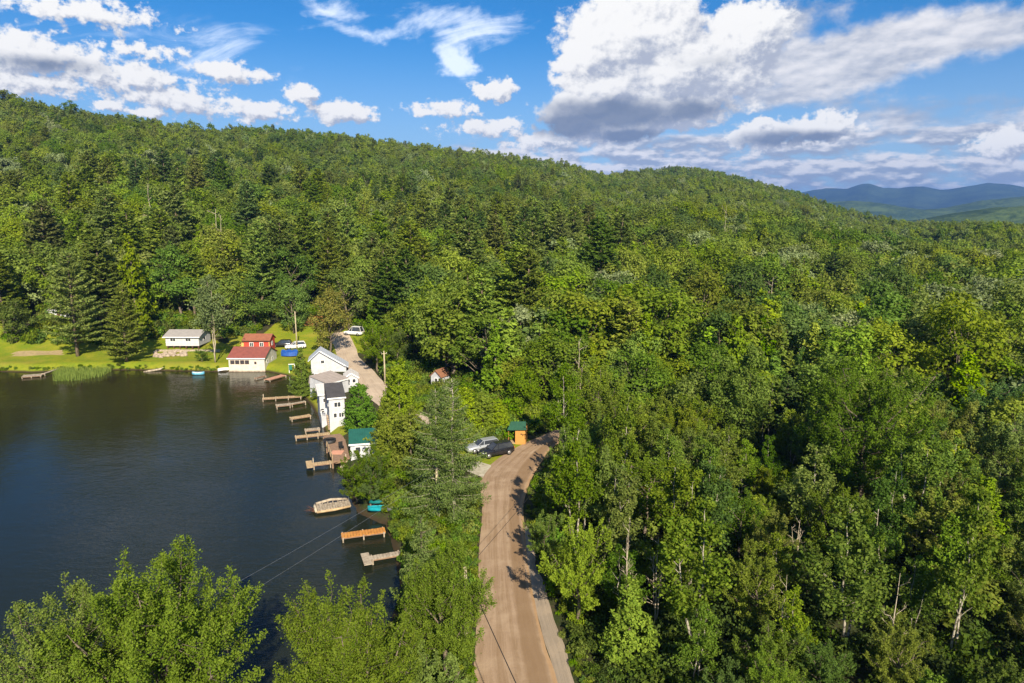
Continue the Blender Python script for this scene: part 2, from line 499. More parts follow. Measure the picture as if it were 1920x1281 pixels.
def make_cedar(H, Rr, nl, ls, sprays=180, pw=0.75, base=0.06, sides=5, spires=1, lump=0.22):
    lv, w = Leaves(), Wood()
    w.tube(bend((0, 0, -0.3), (0, 0, H * 0.93), 0, 4), np.linspace(0.02 * H, 0.004 * H, 5), sides)
    per = nl // sprays
    ph = rng.random(6) * 6.28
    tops = [(0.0, 0.0, 1.0)] + [(rng.normal() * 0.35 * Rr, rng.normal() * 0.35 * Rr, rng.uniform(0.72, 0.93)) for _ in range(spires - 1)]
    for i in range(sprays):
        ox, oy, hs = tops[i % len(tops)]
        Hs = H * hs
        t = rng.random() ** 1.25
        z = base * H + t * (Hs - base * H)
        prof = Rr * (1 - t) ** pw * (0.55 + 0.45 * min(1, t * 5 + 0.35)) / (1 if spires == 1 else 1.15)
        a = rng.random() * 6.283
        k = 1 + lump * (math.sin(3 * a + ph[0] + 5 * t) * 0.6 + math.sin(5 * a + ph[1] - 9 * t) * 0.5) + rng.normal() * 0.10
        r = max(0.12, prof * k * rng.uniform(0.72, 1.0))
        c = np.array([ox * (1 - t) + r * math.cos(a), oy * (1 - t) + r * math.sin(a), z])
        out = np.array([math.cos(a), math.sin(a), 0.0])
        up = np.array([0, 0, 1.0])
        ax = unit(out * 0.75 + up * 0.65 + rng.normal(size=3) * 0.18)
        L = (0.35 + 0.09 * H * (1 - 0.6 * t)) * rng.uniform(0.7, 1.2)
        q = rng.random(per)
        side = unit(np.cross(ax, up) + 1e-6)
        P = c + ax * ((q - 0.45) * L)[:, None] + side * (rng.normal(size=per) * L * 0.30 * (1.1 - q))[:, None] + rng.normal(size=(per, 3)) * L * 0.12
        N = unit(out * 0.6 + up * 0.55 + rng.normal(size=(per, 3)) * 0.55)
        lv.add(P, N, ls * rng.uniform(0.6, 1.3, per), 0.55, D=unit(ax + rng.normal(size=(per, 3)) * 0.5))
    return lv, w

def make_birch(H, Rr, nl, ls, stems=2, cb=0.35, sides=6, spread=0.14, nb=16, fan=0.6):
    lv, w = Leaves(), Wood()
    per = nl // (stems * nb)
    for s in range(stems):
        a = rng.random() * 6.283
        hs = H * (1 if s == 0 else rng.uniform(0.72, 0.98))
        lean = np.array([math.cos(a), math.sin(a), 0]) * H * spread * (0.35 if s == 0 else 1) * rng.uniform(0.5, 1.3)
        b0 = np.array([math.cos(a), math.sin(a), 0]) * 0.25 * s + np.array([0, 0, -0.3])
        pts = bend(b0, b0 + lean + np.array([0, 0, hs + 0.3]), 0, 7, 0.008)
        w.tube(pts, np.linspace(0.0075 * H + 0.02, 0.012, 8), sides)
        for k in range(nb):
            f = cb + (1 - cb) * (k + rng.random()) / nb
            i = min(int(f * 7), 6); u = f * 7 - i
            o = pts[i] * (1 - u) + pts[i + 1] * u
            az = rng.random() * 6.283
            L = Rr * (1.05 - 0.75 * ((f - cb) / (1 - cb))) * rng.uniform(0.55, 1.15)
            d = unit(np.array([math.cos(az), math.sin(az), fan + 0.7 * rng.random()]))
            tip = o + d * L
            w.tube(bend(o, tip, -0.03, 3, 0.02), [0.02 + 0.006 * L, 0.016, 0.01, 0.006], 4)
            nt_ = 5
            for q in range(nt_):
                t0 = rng.uniform(0.35, 1.0)
                tw = unit(d + rng.normal(size=3) * 0.6) * L * rng.uniform(0.15, 0.38)
                n = per // nt_
                t = rng.random(n)
                P = o + d * L * t0 + tw * t[:, None] + rng.normal(size=(n, 3)) * (0.10 + 0.06 * L)
                P[:, 2] -= rng.random(n) * 0.12 * L
                N = unit(rng.normal(size=(n, 3)) + np.array([0, 0, 0.5]))
                lv.add(P, N, ls * rng.uniform(0.6, 1.25, n), 0.7)
    return lv, w

def make_larch(H, Rr, nl, ls, stems=((0, 0),), cb=2.0, sides=8):
    lv, w = Leaves(), Wood()
    per = nl // len(stems)
    for (sx, sy, hs) in stems:
        h = H * hs
        pts = [np.array([sx, sy, z]) + rng.normal(size=3) * np.array([0.05, 0.05, 0]) for z in np.linspace(-0.3, h, 8)]
        w.tube(pts, np.linspace(0.19, 0.02, 8), sides)
        br = []
        z = cb
        while z < h * 0.985:
            t = (z - cb) / (h - cb)
            for k in range(3):
                L = Rr * (1 - t) ** 0.75 * (0.75 + 0.25 * min(1, t * 6 + 0.2)) * rng.uniform(0.6, 1.12) + 0.25
                br.append((z + rng.normal() * 0.15, rng.random() * 6.283, L, t))
            z += 0.33 * rng.uniform(0.8, 1.25)
        tot = sum(b[2] ** 1.3 for b in br)
        for z, a, L, t in br:
            o = np.array([sx, sy, z]); d = np.array([math.cos(a), math.sin(a), -0.10 + 0.55 * t])
            tip = o + d * L + np.array([0, 0, 0.12 * L])
            bp = bend(o, tip, 0.07, 4, 0.012)
            w.tube(bp, [0.03 + 0.006 * L, 0.022, 0.016, 0.01, 0.005], 4)
            n = max(6, int(per * L ** 1.3 / tot))
            s = 0.15 + 0.85 * rng.random(n)
            base = o + (tip - o) * s[:, None]; base[:, 2] -= 0.07 * L * 4 * s * (1 - s)
            side = np.array([-math.sin(a), math.cos(a), 0])
            lat = rng.normal(size=n) * 0.16 * L * (1.15 - s * 0.7)
            P = base + side * lat[:, None]
            P[:, 2] -= np.abs(lat) * 0.35 + rng.random(n) ** 2 * 0.45
            P += rng.normal(size=(n, 3)) * 0.05
            N = unit(rng.normal(size=(n, 3)) + np.array([0, 0, 0.6]))
            D = unit(np.array([math.cos(a) * 0.5, math.sin(a) * 0.5, -0.5]) + rng.normal(size=(n, 3)) * 0.5)
            lv.add(P, N, ls * rng.uniform(0.6, 1.3, n), 0.3, D=D)
    return lv, w

def make_dead(H, stems=2, nb=9):
    w = Wood()
    for s in range(stems):
        a = rng.random() * 6.283
        top = np.array([math.cos(a) * 0.08 * H * s, math.sin(a) * 0.08 * H * s, H * (1 if s == 0 else rng.uniform(0.6, 0.95))])
        pts = bend((0.15 * s, 0.1 * s, -0.3), top, 0, 6, 0.012)
        w.tube(pts, np.linspace(0.014 * H, 0.02, 7), 6)
        for k in range(nb):
            f = rng.uniform(0.35, 0.97); i = min(int(f * 6), 5)
            o = pts[i] + (pts[i + 1] - pts[i]) * (f * 6 - i)
            az = rng.random() * 6.283; L = H * rng.uniform(0.08, 0.24) * (1.2 - f * 0.6)
            d = unit(np.array([math.cos(az), math.sin(az), rng.uniform(0.3, 1.3)]))
            q = bend(o, o + d * L, -0.04, 3, 0.04)
            w.tube(q, [0.05, 0.035, 0.022, 0.01], 4)
            for _ in range(2):
                d2 = unit(d + rng.normal(size=3) * 0.5)
                w.tube([q[2], q[2] + d2 * L * 0.45], [0.022, 0.007], 4)
    return w

def make_bush(H, Rr, nl, ls, blobs=9):
    lv = Leaves()
    for i in range(blobs):
        a = rng.random() * 6.283; q = rng.random() ** 0.5 * Rr * 0.7
        p = np.array([q * math.cos(a), q * math.sin(a), H * rng.uniform(0.25, 0.7)]); r = Rr * rng.uniform(0.3, 0.5)
        n = nl // blobs
        d = unit(rng.normal(size=(n, 3)) + np.array([0, 0, 0.4]))
        P = p + d * (r * (0.5 + 0.6 * rng.random(n)))[:, None]
        P[:, 2] = np.maximum(P[:, 2], 0.02)
        lv.add(P, unit(d + rng.normal(size=(n, 3)) * 0.6 + np.array([0, 0, 0.4])), ls * rng.uniform(0.6, 1.3, n), 0.6)
    return lv, Wood()

# ------------------------------------------------------------------ the lie of the land
SHORE = [G(px, py, WATER_Z) for px, py in [(0, 697), (60, 699), (120, 696), (240, 694), (330, 696), (380, 697), (428, 697), (500, 697), (545, 706), (560, 735),
         (583, 760), (600, 790), (612, 815), (634, 850), (640, 880), (655, 930), (672, 962), (724, 985), (742, 1040), (752, 1110)]]
LAKE = [(-420, 165), (-160, 141)] + SHORE + [(-9.5, 46), (-13, 38.5), (-20, 35), (-40, 33.5), (-75, 33), (-140, 30), (-420, 22)]

AZ = np.array([-35.5, -29.6, -22.8, -16.7, -11.1, -5.6, 0, 4.3, 6.1, 7.6, 10.6, 13.6, 16.1, 18.5, 22.4, 26.2, 29.7, 36.5, 45])
EL = np.array([7.8, 7.1, 6.6, 6.5, 6.0, 5.4, 4.9, 4.2, 3.6, 3.25, 3.6, 3.85, 3.4, 2.65, 1.6, 0.3, -0.5, -0.7, -0.7])

def hill(x, y):
    th = np.degrees(np.arctan2(x, y)); d = np.hypot(x, y)
    e = np.interp(th, AZ, EL)
    d1 = np.interp(th, [-60, -36, -10, 4, 7, 10, 14, 20, 30, 45], [600, 620, 680, 720, 800, 930, 980, 900, 780, 760])
    d0 = np.interp(th, [-60, -36, -20, -15, -5, 5, 15, 30, 45], [175, 160, 152, 148, 128, 118, 125, 160, 190])
    h1 = CAM_Z + d1 * np.tan(np.radians(e)) - 15.5
    t = np.clip((d - d0) / (d1 - d0), 0, 1)
    s = 0.70 * t + 0.30 * t * t
    s = np.where(t < 0.06, s * np.clip(t / 0.06, 0, 1) ** 0.5, s)
    h = h1 * s
    past = np.maximum(d - d1, 0)
    h = h - np.minimum(past * 0.28, h1 + 25)
    bump = 4.0 * np.sin(x * 0.021 + 1.3) * np.sin(y * 0.017 + 0.4) + 3.0 * np.sin(x * 0.034 - y * 0.012 + 2.0) + 1.3 * np.sin(x * 0.05 + y * 0.031)
    return h + bump * np.clip((d - d0) / 160, 0, 1) * np.clip((d1 - d) / 120, 0.15, 1)

def ground_z(x, y):
    x = np.asarray(x, float); y = np.asarray(y, float)
    sd = poly_sd(x, y, LAKE)
    d = np.hypot(x, y)
    land = hill(x, y) * smooth((sd - 4) / 30)
    flat = np.where(y < 0, 0, 1)
    land = np.where((y < 5) & (d > 120), land * 0.3, land) 
    rough = 0.10 * np.sin(x * 0.7 + y * 0.3) * np.sin(y * 0.6 - x * 0.2)
    rough = rough * smooth((np.abs(x - 0.5) - 5) / 4)
    bank = WATER_Z + (1.2 + land + rough) * smooth(sd / 2.6 + 0.12) 
    bed = WATER_Z - 0.06 - np.minimum(2.5, 0.35 * np.maximum(-sd, 0))
    return np.where(sd > 0, bank, bed)

def gz(x, y):
    return float(ground_z(np.array([x]), np.array([y]))[0])

def pxpoly(pts, z=0.0):
    return [G(a, b, z) for a, b in pts]

LAWNS = [pxpoly([(-260, 690), (-260, 628), (0, 636), (60, 640), (150, 646), (200, 650), (312, 640), (380, 640), (432, 652), (432, 699), (240, 696), (0, 699)]),
         pxpoly([(430, 640), (430, 699), (500, 699), (548, 709), (566, 716), (585, 700), (640, 668), (690, 660), (690, 640), (640, 640)]),
         [(-60, 148), (-60, 158), (-59, 171), (-46, 175), (-42, 158), (-38, 146)],
         pxpoly([(560, 735), (590, 728), (650, 790), (655, 812), (606, 815), (596, 790)]),
         pxpoly([(960, 836), (990, 822), (1004, 826), (975, 848), (950, 862)]),
         [(-8.5, 79.5), (-3.0, 77.5), (-1.0, 80.5), (0.8, 84.5), (0, 88.5), (-9, 88.5)],
         [(-44, 152), (-28, 152), (-24, 168), (-40, 170)]]
SOIL = [[(-52, 168), (-46.5, 168), (-45.5, 176), (-53, 177)]]
PATHS = [pxpoly([(25, 663), (118, 661), (118, 667), (25, 669)])]

def mask(x, y, polys, soft):
    m = np.zeros(np.shape(x))
    for p in polys:
        m = np.maximum(m, 1 - smooth(poly_sd(x, y, p) / soft + 0.5))
    return m

def axis(lo, hi, step, far, grow=1.10):
    a = list(np.arange(lo, hi + 1e-6, step))
    s = step; v = a[-1]
    while v < far: s *= grow; v += s; a.append(v)
    s = step; v = a[0]; b = []
    while v > -far: s *= grow; v -= s; b.append(v)
    return np.array(b[::-1] + a)

def build_ground():
    xs = axis(-104, 34, 1.0, 1800, 1.11); ys = axis(20, 182, 1.0, 1800, 1.11)
    ys = ys[ys > -300]
    Xg, Yg = np.meshgrid(xs, ys)
    Z = ground_z(Xg, Yg)
    nx, ny = len(xs), len(ys)
    V = np.stack([Xg.ravel(), Yg.ravel(), Z.ravel()], 1)
    i = np.arange(ny - 1)[:, None] * nx + np.arange(nx - 1)[None, :]
    F = np.stack([i, i + 1, i + nx + 1, i + nx], -1).reshape(-1, 4)
    me = bpy.data.meshes.new('ground')
    me.vertices.add(len(V)); me.vertices.foreach_set('co', V.astype(np.float32).ravel())
    me.loops.add(len(F) * 4); me.loops.foreach_set('vertex_index', F.astype(np.int32).ravel())
    me.polygons.add(len(F)); me.polygons.foreach_set('loop_start', np.arange(0, len(F) * 4, 4, dtype=np.int32))
    me.polygons.foreach_set('use_smooth', np.ones(len(F), bool))
    for nm, polys, soft in (('lawn', LAWNS, 1.6), ('soil', SOIL, 2.5), ('path', PATHS, 1.0)):
        a = me.attributes.new(nm, 'FLOAT', 'POINT'); a.data.foreach_set('value', mask(V[:, 0], V[:, 1], polys, soft).astype(np.float32))
    me.update(calc_edges=True)
    m, nt, out = new_mat('ground')
    pos = geopos(nt)
    n1 = noise(nt, pos, 0.35, 6, 0.6); n2 = noise(nt, pos, 2.2, 5, 0.65); n3 = noise(nt, pos, 0.12, 3)
    forest = mixc(nt, n1.ss(0.35, 0.65), (0.030, 0.040, 0.012), (0.055, 0.045, 0.025))
    forest = mixc(nt, n2.ss(0.5, 0.75), forest, (0.05, 0.075, 0.016))
    grass = mixc(nt, n1.ss(0.3, 0.7), (0.140, 0.200, 0.012), (0.230, 0.235, 0.018))
    grass = mixc(nt, n2.ss(0.45, 0.8) * 0.7, grass, (0.075, 0.125, 0.010))
    grass = mixc(nt, n3.ss(0.5, 0.7) * 0.5, grass, (0.26, 0.22, 0.04))
    soil = mixc(nt, n2.ss(0.3, 0.7), (0.32, 0.13, 0.05), (0.42, 0.22, 0.07))
    path = mixc(nt, n2.ss(0.3, 0.7), (0.40, 0.30, 0.16), (0.28, 0.22, 0.11))
    wob = (n1 - 0.5) * 0.5
    c = mixc(nt, (attr(nt, 'lawn') + wob).ss(0.4, 0.6), forest, grass)
    c = mixc(nt, (attr(nt, 'soil') + wob * 1.4).ss(0.4, 0.6), c, soil)
    c = mixc(nt, (attr(nt, 'path') + wob).ss(0.35, 0.65), c, path)
    b = nt.nodes.new('ShaderNodeBsdfPrincipled'); b.inputs['Roughness'].default_value = 0.95; b.inputs['Specular IOR Level'].default_value = 0.1
    sp = nt.nodes.new('ShaderNodeSeparateXYZ'); nt.links.new(pos, sp.inputs[0])
    wet = X(nt, sp.outputs[2]).ss(-1.15, -0.75)
    c = mixc(nt, wet, (0.045, 0.032, 0.018), c)
    nt.links.new(c, b.inputs['Base Color'])
    bp = nt.nodes.new('ShaderNodeBump'); bp.inputs['Strength'].default_value = 0.7; bp.inputs['Distance'].default_value = 0.15
    nt.links.new(n2.s, bp.inputs['Height']); nt.links.new(bp.outputs[0], b.inputs['Normal'])
    nt.links.new(b.outputs[0], out.inputs[0])
    me.materials.append(m)
    o = bpy.data.objects.new('ground', me); col.objects.link(o)
    tag(o, 'forest floor, lakeside lawns and wooded hillside', kind='structure')
build_ground()

def build_water():
    mb = MB(); mb.add([(-420, -60, WATER_Z), (60, -60, WATER_Z), (60, 190, WATER_Z), (-420, 190, WATER_Z)], [(0, 1, 2, 3)])
    m, nt, out = new_mat('lake_water')
    pos = geopos(nt)
    b = nt.nodes.new('ShaderNodeBsdfPrincipled')
    sp = nt.nodes.new('ShaderNodeSeparateXYZ'); nt.links.new(pos, sp.inputs[0])
    big = noise(nt, pos, 0.03, 3, 0.5)
    shore = X(nt, sp.outputs[1]).ss(70, 128)
    c = mixc(nt, shore, (0.013, 0.0165, 0.010), (0.024, 0.022, 0.008))
    nt.links.new(c, b.inputs['Base Color'])
    b.inputs['IOR'].default_value = 1.33; b.inputs['Roughness'].default_value = 0.07; b.inputs['Specular IOR Level'].default_value = 0.36
    mp = nt.nodes.new('ShaderNodeMapping'); mp.inputs['Rotation'].default_value = (0, 0, R(24)); mp.inputs['Scale'].default_value = (0.8, 1.7, 1)
    nt.links.new(pos, mp.inputs['Vector'])
    w1 = noise(nt, mp.outputs[0], 1.1, 3, 0.55, dist=0.4); w2 = noise(nt, mp.outputs[0], 0.22, 2, 0.5)
    w3 = noise(nt, mp.outputs[0], 3.6, 2, 0.5)
    gust = noise(nt, pos, 0.045, 4, 0.55).ss(0.35, 0.68) * 0.8 + 0.35
    h = (w1 * 0.13 + w3 * 0.06) * gust + w2 * 0.12
    bp = nt.nodes.new('ShaderNodeBump'); bp.inputs['Strength'].default_value = 0.36; bp.inputs['Distance'].default_value = 1.0
    nt.links.new(h.s, bp.inputs['Height']); nt.links.new(bp.outputs[0], b.inputs['Normal'])
    nt.links.new(b.outputs[0], out.inputs[0])
    tag(mb.build('lake_water', m), 'dark rippled lake', kind='structure')
build_water()

# ------------------------------------------------------------------ roads
def ribbon(name, L, Rt, mat, zoff, nseg=10, sub=8, crown=0.06, ragged=0.05):
    L = catmull(L, sub); Rt = catmull(Rt, sub)
    sm_ = lambda a: np.convolve(np.pad(a, 2, mode='edge'), [0.15, 0.2, 0.3, 0.2, 0.15], 'valid') * 1.6
    jl = sm_(rng.normal(size=len(L))) * 0.05; jr = sm_(rng.normal(size=len(L))) * ragged
    L = [p + np.array([j, 0]) for p, j in zip(L, jl)]; Rt = [p + np.array([j, 0]) for p, j in zip(Rt, jr)]
    n = len(L); V = []; F = []; uv = []
    s = 0.0
    for i in range(n):
        if i: s += float(np.linalg.norm((L[i] + Rt[i]) / 2 - (L[i - 1] + Rt[i - 1]) / 2))
        for k in range(nseg + 1):
            t = k / nseg
            p = L[i] * (1 - t) + Rt[i] * t
            z = max(gz(p[0], p[1]), -0.35) if i % 1 == 0 else 0
            V.append((p[0], p[1], z + zoff + crown * 4 * t * (1 - t))); uv.append((t, s))
    for i in range(n - 1):
        for k in range(nseg):
            a = i * (nseg + 1) + k
            F.append((a, a + 1, a + nseg + 2, a + nseg + 1))
    mb = MB(); mb.add(V, F, 0, True)
    o = mb.build(name, mat)
    for nm, j in (('across', 0), ('along', 1)):
        a = o.data.attributes.new(nm, 'FLOAT', 'POINT'); a.data.foreach_set('value', [q[j] for q in uv])
    return o

def road_mat(name, base, dark, edge, tracks=True):
    m, nt, out = new_mat(name)
    pos = geopos(nt)
    u = attr(nt, 'across'); s = attr(nt, 'along')
    b = nt.nodes.new('ShaderNodeBsdfPrincipled'); b.inputs['Roughness'].default_value = 0.95; b.inputs['Specular IOR Level'].default_value = 0.15
    streak = noise(nt, comb(nt, u * 15.0 + noise(nt, pos, 0.5, 3) * 1.2, s * 0.12, 0.0), 1.0, 6, 0.68)
    n1 = noise(nt, pos, 0.45, 5, 0.6); n2 = noise(nt, pos, 6.0, 4, 0.7)
    c = mixc(nt, streak.ss(0.35, 0.68), base, dark)
    c = mixc(nt, n1.ss(0.42, 0.70) * 0.7, c, edge)
    if tracks:
        wob = (noise(nt, comb(nt, s * 0.07, 0.0, 3.0), 1.0, 2) - 0.5) * 0.10
        uu = u + wob
        for cu, wd, k in ((0.78, 0.17, 0.75), (0.34, 0.05, 0.35), (0.54, 0.04, 0.30)):
            band = 1.0 - ((uu - cu).abs() * (1 / wd)).ss(0.55, 1.0)
            c = mixc(nt, band * k, c, (dark[0] * 0.85, dark[1] * 0.80, dark[2] * 0.72))
        rim = (uu + (n1 - 0.5) * 0.06).ss(0.925, 0.965)
        c = mixc(nt, rim * 0.45, c, (0.38, 0.22, 0.09))
    c = mixc(nt, n2.ss(0.5, 0.8) * 0.35, c, tuple(k * 0.6 for k in base))
    nt.links.new(c, b.inputs['Base Color'])
    bp = nt.nodes.new('ShaderNodeBump'); bp.inputs['Strength'].default_value = 0.6; bp.inputs['Distance'].default_value = 0.06
    nt.links.new((n2 * 0.5 + streak).s, bp.inputs['Height']); nt.links.new(bp.outputs[0], b.inputs['Normal'])
    nt.links.new(b.outputs[0], out.inputs[0])
    return m

ROAD_L = [(1.5, -30), (0.2, 5), (-1.6, 25), (-2.4, 39.5), (-2.6, 44.1), (-2.8, 51.2), (-3.0, 60.7), (-3.2, 68.1), (-3.6, 75), (-1.7, 81.0), (0.8, 85.3), (3.4, 88.9), (8, 94), (15, 99), (26, 104)]
ROAD_R = [(7.2, -30), (5.6, 5), (3.9, 25), (2.9, 39.5), (2.3, 44.1), (1.6, 51.2), (1.2, 60.7), (1.3, 68.1), (2.2, 74), (3.6, 79.5), (5.0, 84.2), (7.0, 87.6), (11, 91), (17, 95), (27, 99)]
rm = road_mat('dirt_road', (0.32, 0.225, 0.150), (0.235, 0.158, 0.095), (0.38, 0.28, 0.19))
tag(ribbon('road', ROAD_L, ROAD_R, rm, 0.05, 14), 'pale brown dirt road between the lake and the forest', kind='structure')
SH_R = [(9.0, -30), (7.3, 5), (5.3, 25), (4.15, 39.5), (3.5, 44.1), (2.6, 51.2), (1.9, 57), (1.6, 62)]
SH_L = [(7.1, -30), (5.5, 5), (3.85, 25), (2.85, 39.5), (2.25, 44.1), (1.55, 51.2), (1.25, 57), (1.2, 62)]
gm = road_mat('gravel', (0.31, 0.25, 0.19), (0.22, 0.18, 0.135), (0.36, 0.285, 0.205), False)
tag(ribbon('gravel_path', SH_L, SH_R, gm, 0.035, 5, ragged=0.12), 'grey gravel shoulder along the road', kind='structure')
UP_C = [(-42, 163), (-37.6, 151), (-34.5, 141), (-30.5, 132), (-26.8, 123), (-23.6, 115), (-20.5, 108), (-16, 100), (-11, 92)]
def offs(c, w):
    out = []
    for i, p in enumerate(c):
        a = np.array(c[max(i - 1, 0)]); b = np.array(c[min(i + 1, len(c) - 1)])
        t = unit(b - a); out.append((p[0] - t[1] * w, p[1] + t[0] * w))
    return out
um = road_mat('village_lane', (0.46, 0.37, 0.28), (0.37, 0.29, 0.22), (0.52, 0.42, 0.32), False)
tag(ribbon('lane_road', offs(UP_C, -2.2), offs(UP_C, 2.2), um, 0.04, 6, 6), 'worn lane behind the white houses', kind='structure')
pm = MB(); park = [(-6.8, 78.2), (-4.8, 76.0), (-2.6, 74.0), (-2.3, 76.6), (-2.6, 78.6), (-4.4, 80.0)]
pm.add([(p[0], p[1], 0.062) for p in park], [tuple(range(len(park)))])
tag(pm.build('driveway_pavement', surface('parking_gravel', (0.42, 0.38, 0.29), (0.30, 0.27, 0.19), 1.6, 0.95, 0.4)), 'pale gravel parking place', kind='structure')

# ------------------------------------------------------------------ tree library
LIB = {}
def lib(key, builder, lm, wm, n, H, Rr):
    LIB[key] = []
    for i in range(n):
        lv, w = builder()
        LIB[key].append((leaf_mesh('crown', lv, M[lm]), wood_mesh('trunk', w, M[wm]) if w.v else None, H, Rr))

lib('broad_near', lambda: make_maple(11, 3.8, 2.2, 20000, 0.205, 11, 140, 6, 1.0), 'broad', 'bark', 5, 11, 3.8)
lib('broad_mid', lambda: make_broad(14, 4.8, 2.0, 5200, 0.48, int(rng.integers(18, 34)), 0.16, 5, nr=0.36), 'broad', 'bark', 7, 14, 4.8)
lib('silver_mid', lambda: make_broad(14, 4.6, 3.0, 4200, 0.50, 24, 0.2, 5), 'silver', 'bark', 2, 14, 4.6)
lib('pine_mid', lambda: make_pine(24, 5.2, 6, 6500, 0.85, 6, spacing=1.05), 'pine', 'pine_bark', 5, 24, 5.2)
lib('pine_near', lambda: make_pine(14, 3.6, 2.5, 9000, 0.45, 6, spacing=0.7), 'pine', 'pine_bark', 2, 14, 3.6)
lib('cedar_near', lambda: make_cedar(9, 2.4, 9500, 0.27, 230, spires=2), 'cedar', 'bark', 3, 9, 2.4)
lib('cedar_bushy', lambda: make_cedar(8, 3.0, 12000, 0.25, 300, pw=0.5, spires=4, lump=0.26), 'cedar', 'bark', 3, 8, 3.0)
lib('cedar_mid', lambda: make_cedar(13, 2.9, 3600, 0.50, 150, spires=2), 'cedar', 'bark', 4, 13, 2.9)
lib('birch_near', lambda: make_birch(11, 2.8, 7800, 0.24, 2, 0.30), 'aspen', 'birch_bark', 6, 11, 2.8)
lib('birch_mid', lambda: make_birch(14, 3.0, 3400, 0.42, 2, 0.35, 5), 'aspen', 'birch_bark', 3, 14, 3.0)

FAR = bpy.data.collections.new('forest_sources')
FAR_KIND = []
def far(kind, lv, w, lm, wm):
    i = len(FAR_KIND)
    me = joined_mesh('forest_tree_%02d' % i, lv, w, M[lm], M[wm])
    o = bpy.data.objects.new('forest_tree_%02d' % i, me); FAR.objects.link(o); FAR_KIND.append(kind)
for i in range(5): far('broad', *make_broad(14, 4.5, 2.0, 1500, 0.80, 18, 0.08, 4, limbs=False, nr=0.3), 'broad', 'bark')
for i in range(3): far('dark', *make_broad(14, 4.5, 2.0, 1500, 0.80, 18, 0.08, 4, limbs=False, nr=0.3), 'broad_dark', 'bark')
for i in range(1): far('silver', *make_broad(14, 4.9, 2.5, 1500, 0.80, 20, 0.12, 4, limbs=False), 'silver', 'bark')
for i in range(5): far('pine', *make_pine(23, 5.0, 6, 1900, 1.25, 4, spacing=1.5, wood_br=False), 'pine', 'pine_bark')
for i in range(3): far('cedar', *make_cedar(13, 3.0, 1500, 0.80, 90, spires=2), 'cedar', 'bark')
for i in range(1): far('birch', *make_birch(14, 3.0, 1300, 0.62, 2, 0.35, 4, nb=12), 'aspen', 'birch_bark')

# ------------------------------------------------------------------ trees: named things
TONES = [('bright green', (1.0, 1.12, 0.75)), ('yellow-green', (1.12, 1.10, 0.75)), ('deep green', (0.60, 0.76, 0.80)), ('mid-green', (0.92, 0.97, 0.95)), ('olive', (0.98, 0.93, 0.80))]
KINDNAME = {'broad': ('broadleaf_tree', 'broadleaf tree'), 'silver': ('broadleaf_tree', 'broadleaf tree'), 'pine': ('pine_tree', 'pine tree'),
            'cedar': ('cedar_tree', 'cedar tree'), 'birch': ('birch_tree', 'birch tree'), 'larch': ('larch_tree', 'larch tree')}
LANDMARK = []

def place_tree(key, meshes, x, y, z, rz, sx, sz, label, group, tone=(1, 1, 1)):
    cm, wm = meshes[0], meshes[1]
    nm, cat = KINDNAME[key]
    t = empty(nm, (x, y, z), rz, label, cat, group)
    t.scale = (sx, sx, sz)
    c = bpy.data.objects.new('crown', cm); col.objects.link(c); c.parent = t; c.color = (*tone, 1)
    if wm:
        w = bpy.data.objects.new('trunk', wm); col.objects.link(w); w.parent = t
    return t

def stand(px, py, H):
    """the spot of dry land where something of height H has its top at the sighted position"""
    u = (px - 960) / 1280; v = (640.5 - py) / 1280
    t = np.arange(20, 900, 0.5)
    x, y, z = u * t, (math.cos(PITCH) + v * math.sin(PITCH)) * t, CAM_Z + (-math.sin(PITCH) + v * math.cos(PITCH)) * t
    c = z - ground_z(x, y)
    ok = np.where((c <= H) & (poly_sd(x, y, LAKE) > 0.3))[0]
    i = ok[0] if len(ok) else len(t) - 1
    return float(x[i]), float(y[i])

HERO_XYR = []
def hero(kind, key, px, py, H, label, Rr=None, tone=(1, 1, 1), meshes=None, group=None, rz=None, base=None, i=None, lm=None):
    """a tree of height H whose top was sighted at (px, py), or whose foot at base"""
    if base:
        x, y = G(base[0], base[1], 0.0); g = gz(x, y)
        x, y = G(base[0], base[1], g)
    else:
        x, y = stand(px, py, H)
    g = gz(x, y)
    if meshes is None:
        lst = LIB[key]; meshes = lst[(len(HERO_XYR) if i is None else i) % len(lst)]
    H0, R0 = meshes[2], meshes[3]
    t = place_tree(kind, meshes, x, y, g - 0.05, rng.random() * 6.28 if rz is None else rz, (Rr or R0 * H / H0) / R0, H / H0, label, group, tone)
    HERO_XYR.append((x, y, (Rr or R0 * H / H0), H))
    if lm: LANDMARK.append((lm, x, y))
    return t

def own(builder, lm, wm, H, Rr):
    lv, w = builder()
    return (leaf_mesh('crown', lv, M[lm]), wood_mesh('trunk', w, M[wm]), H, Rr)

# the trees on the near shore, at the bottom of the picture
hero('broad', None, 278, 1036, 14, 'large bright green tree on the near shore, tallest crown over the dark water', meshes=own(lambda: make_maple(14, 4.9, 4.4, 98000, 0.14, 18, 480, 9, 1.2), 'maple', 'bark', 14, 4.9), group='trees on the near shore', lm='the large near-shore tree')
hero('broad', None, 90, 1100, 12, 'leafy tree at the bottom left corner of the lake, left of the tallest crown', tone=(1.08, 1.12, 0.8), meshes=own(lambda: make_maple(12, 3.5, 4.2, 50000, 0.135, 12, 270, 9, 1.15), 'maple', 'bark', 12, 3.5), group='trees on the near shore')
hero('broad', None, 640, 1076, 13, 'grey-green tree with pale forked limbs on the near shore beside the wires', meshes=own(lambda: make_maple(13, 3.6, 3.2, 76000, 0.125, 18, 430, 9, 1.15), 'aspen', 'bark', 13, 3.6), group='trees on the near shore', tone=(0.92, 0.9, 0.95), lm='the grey-green near-shore tree')
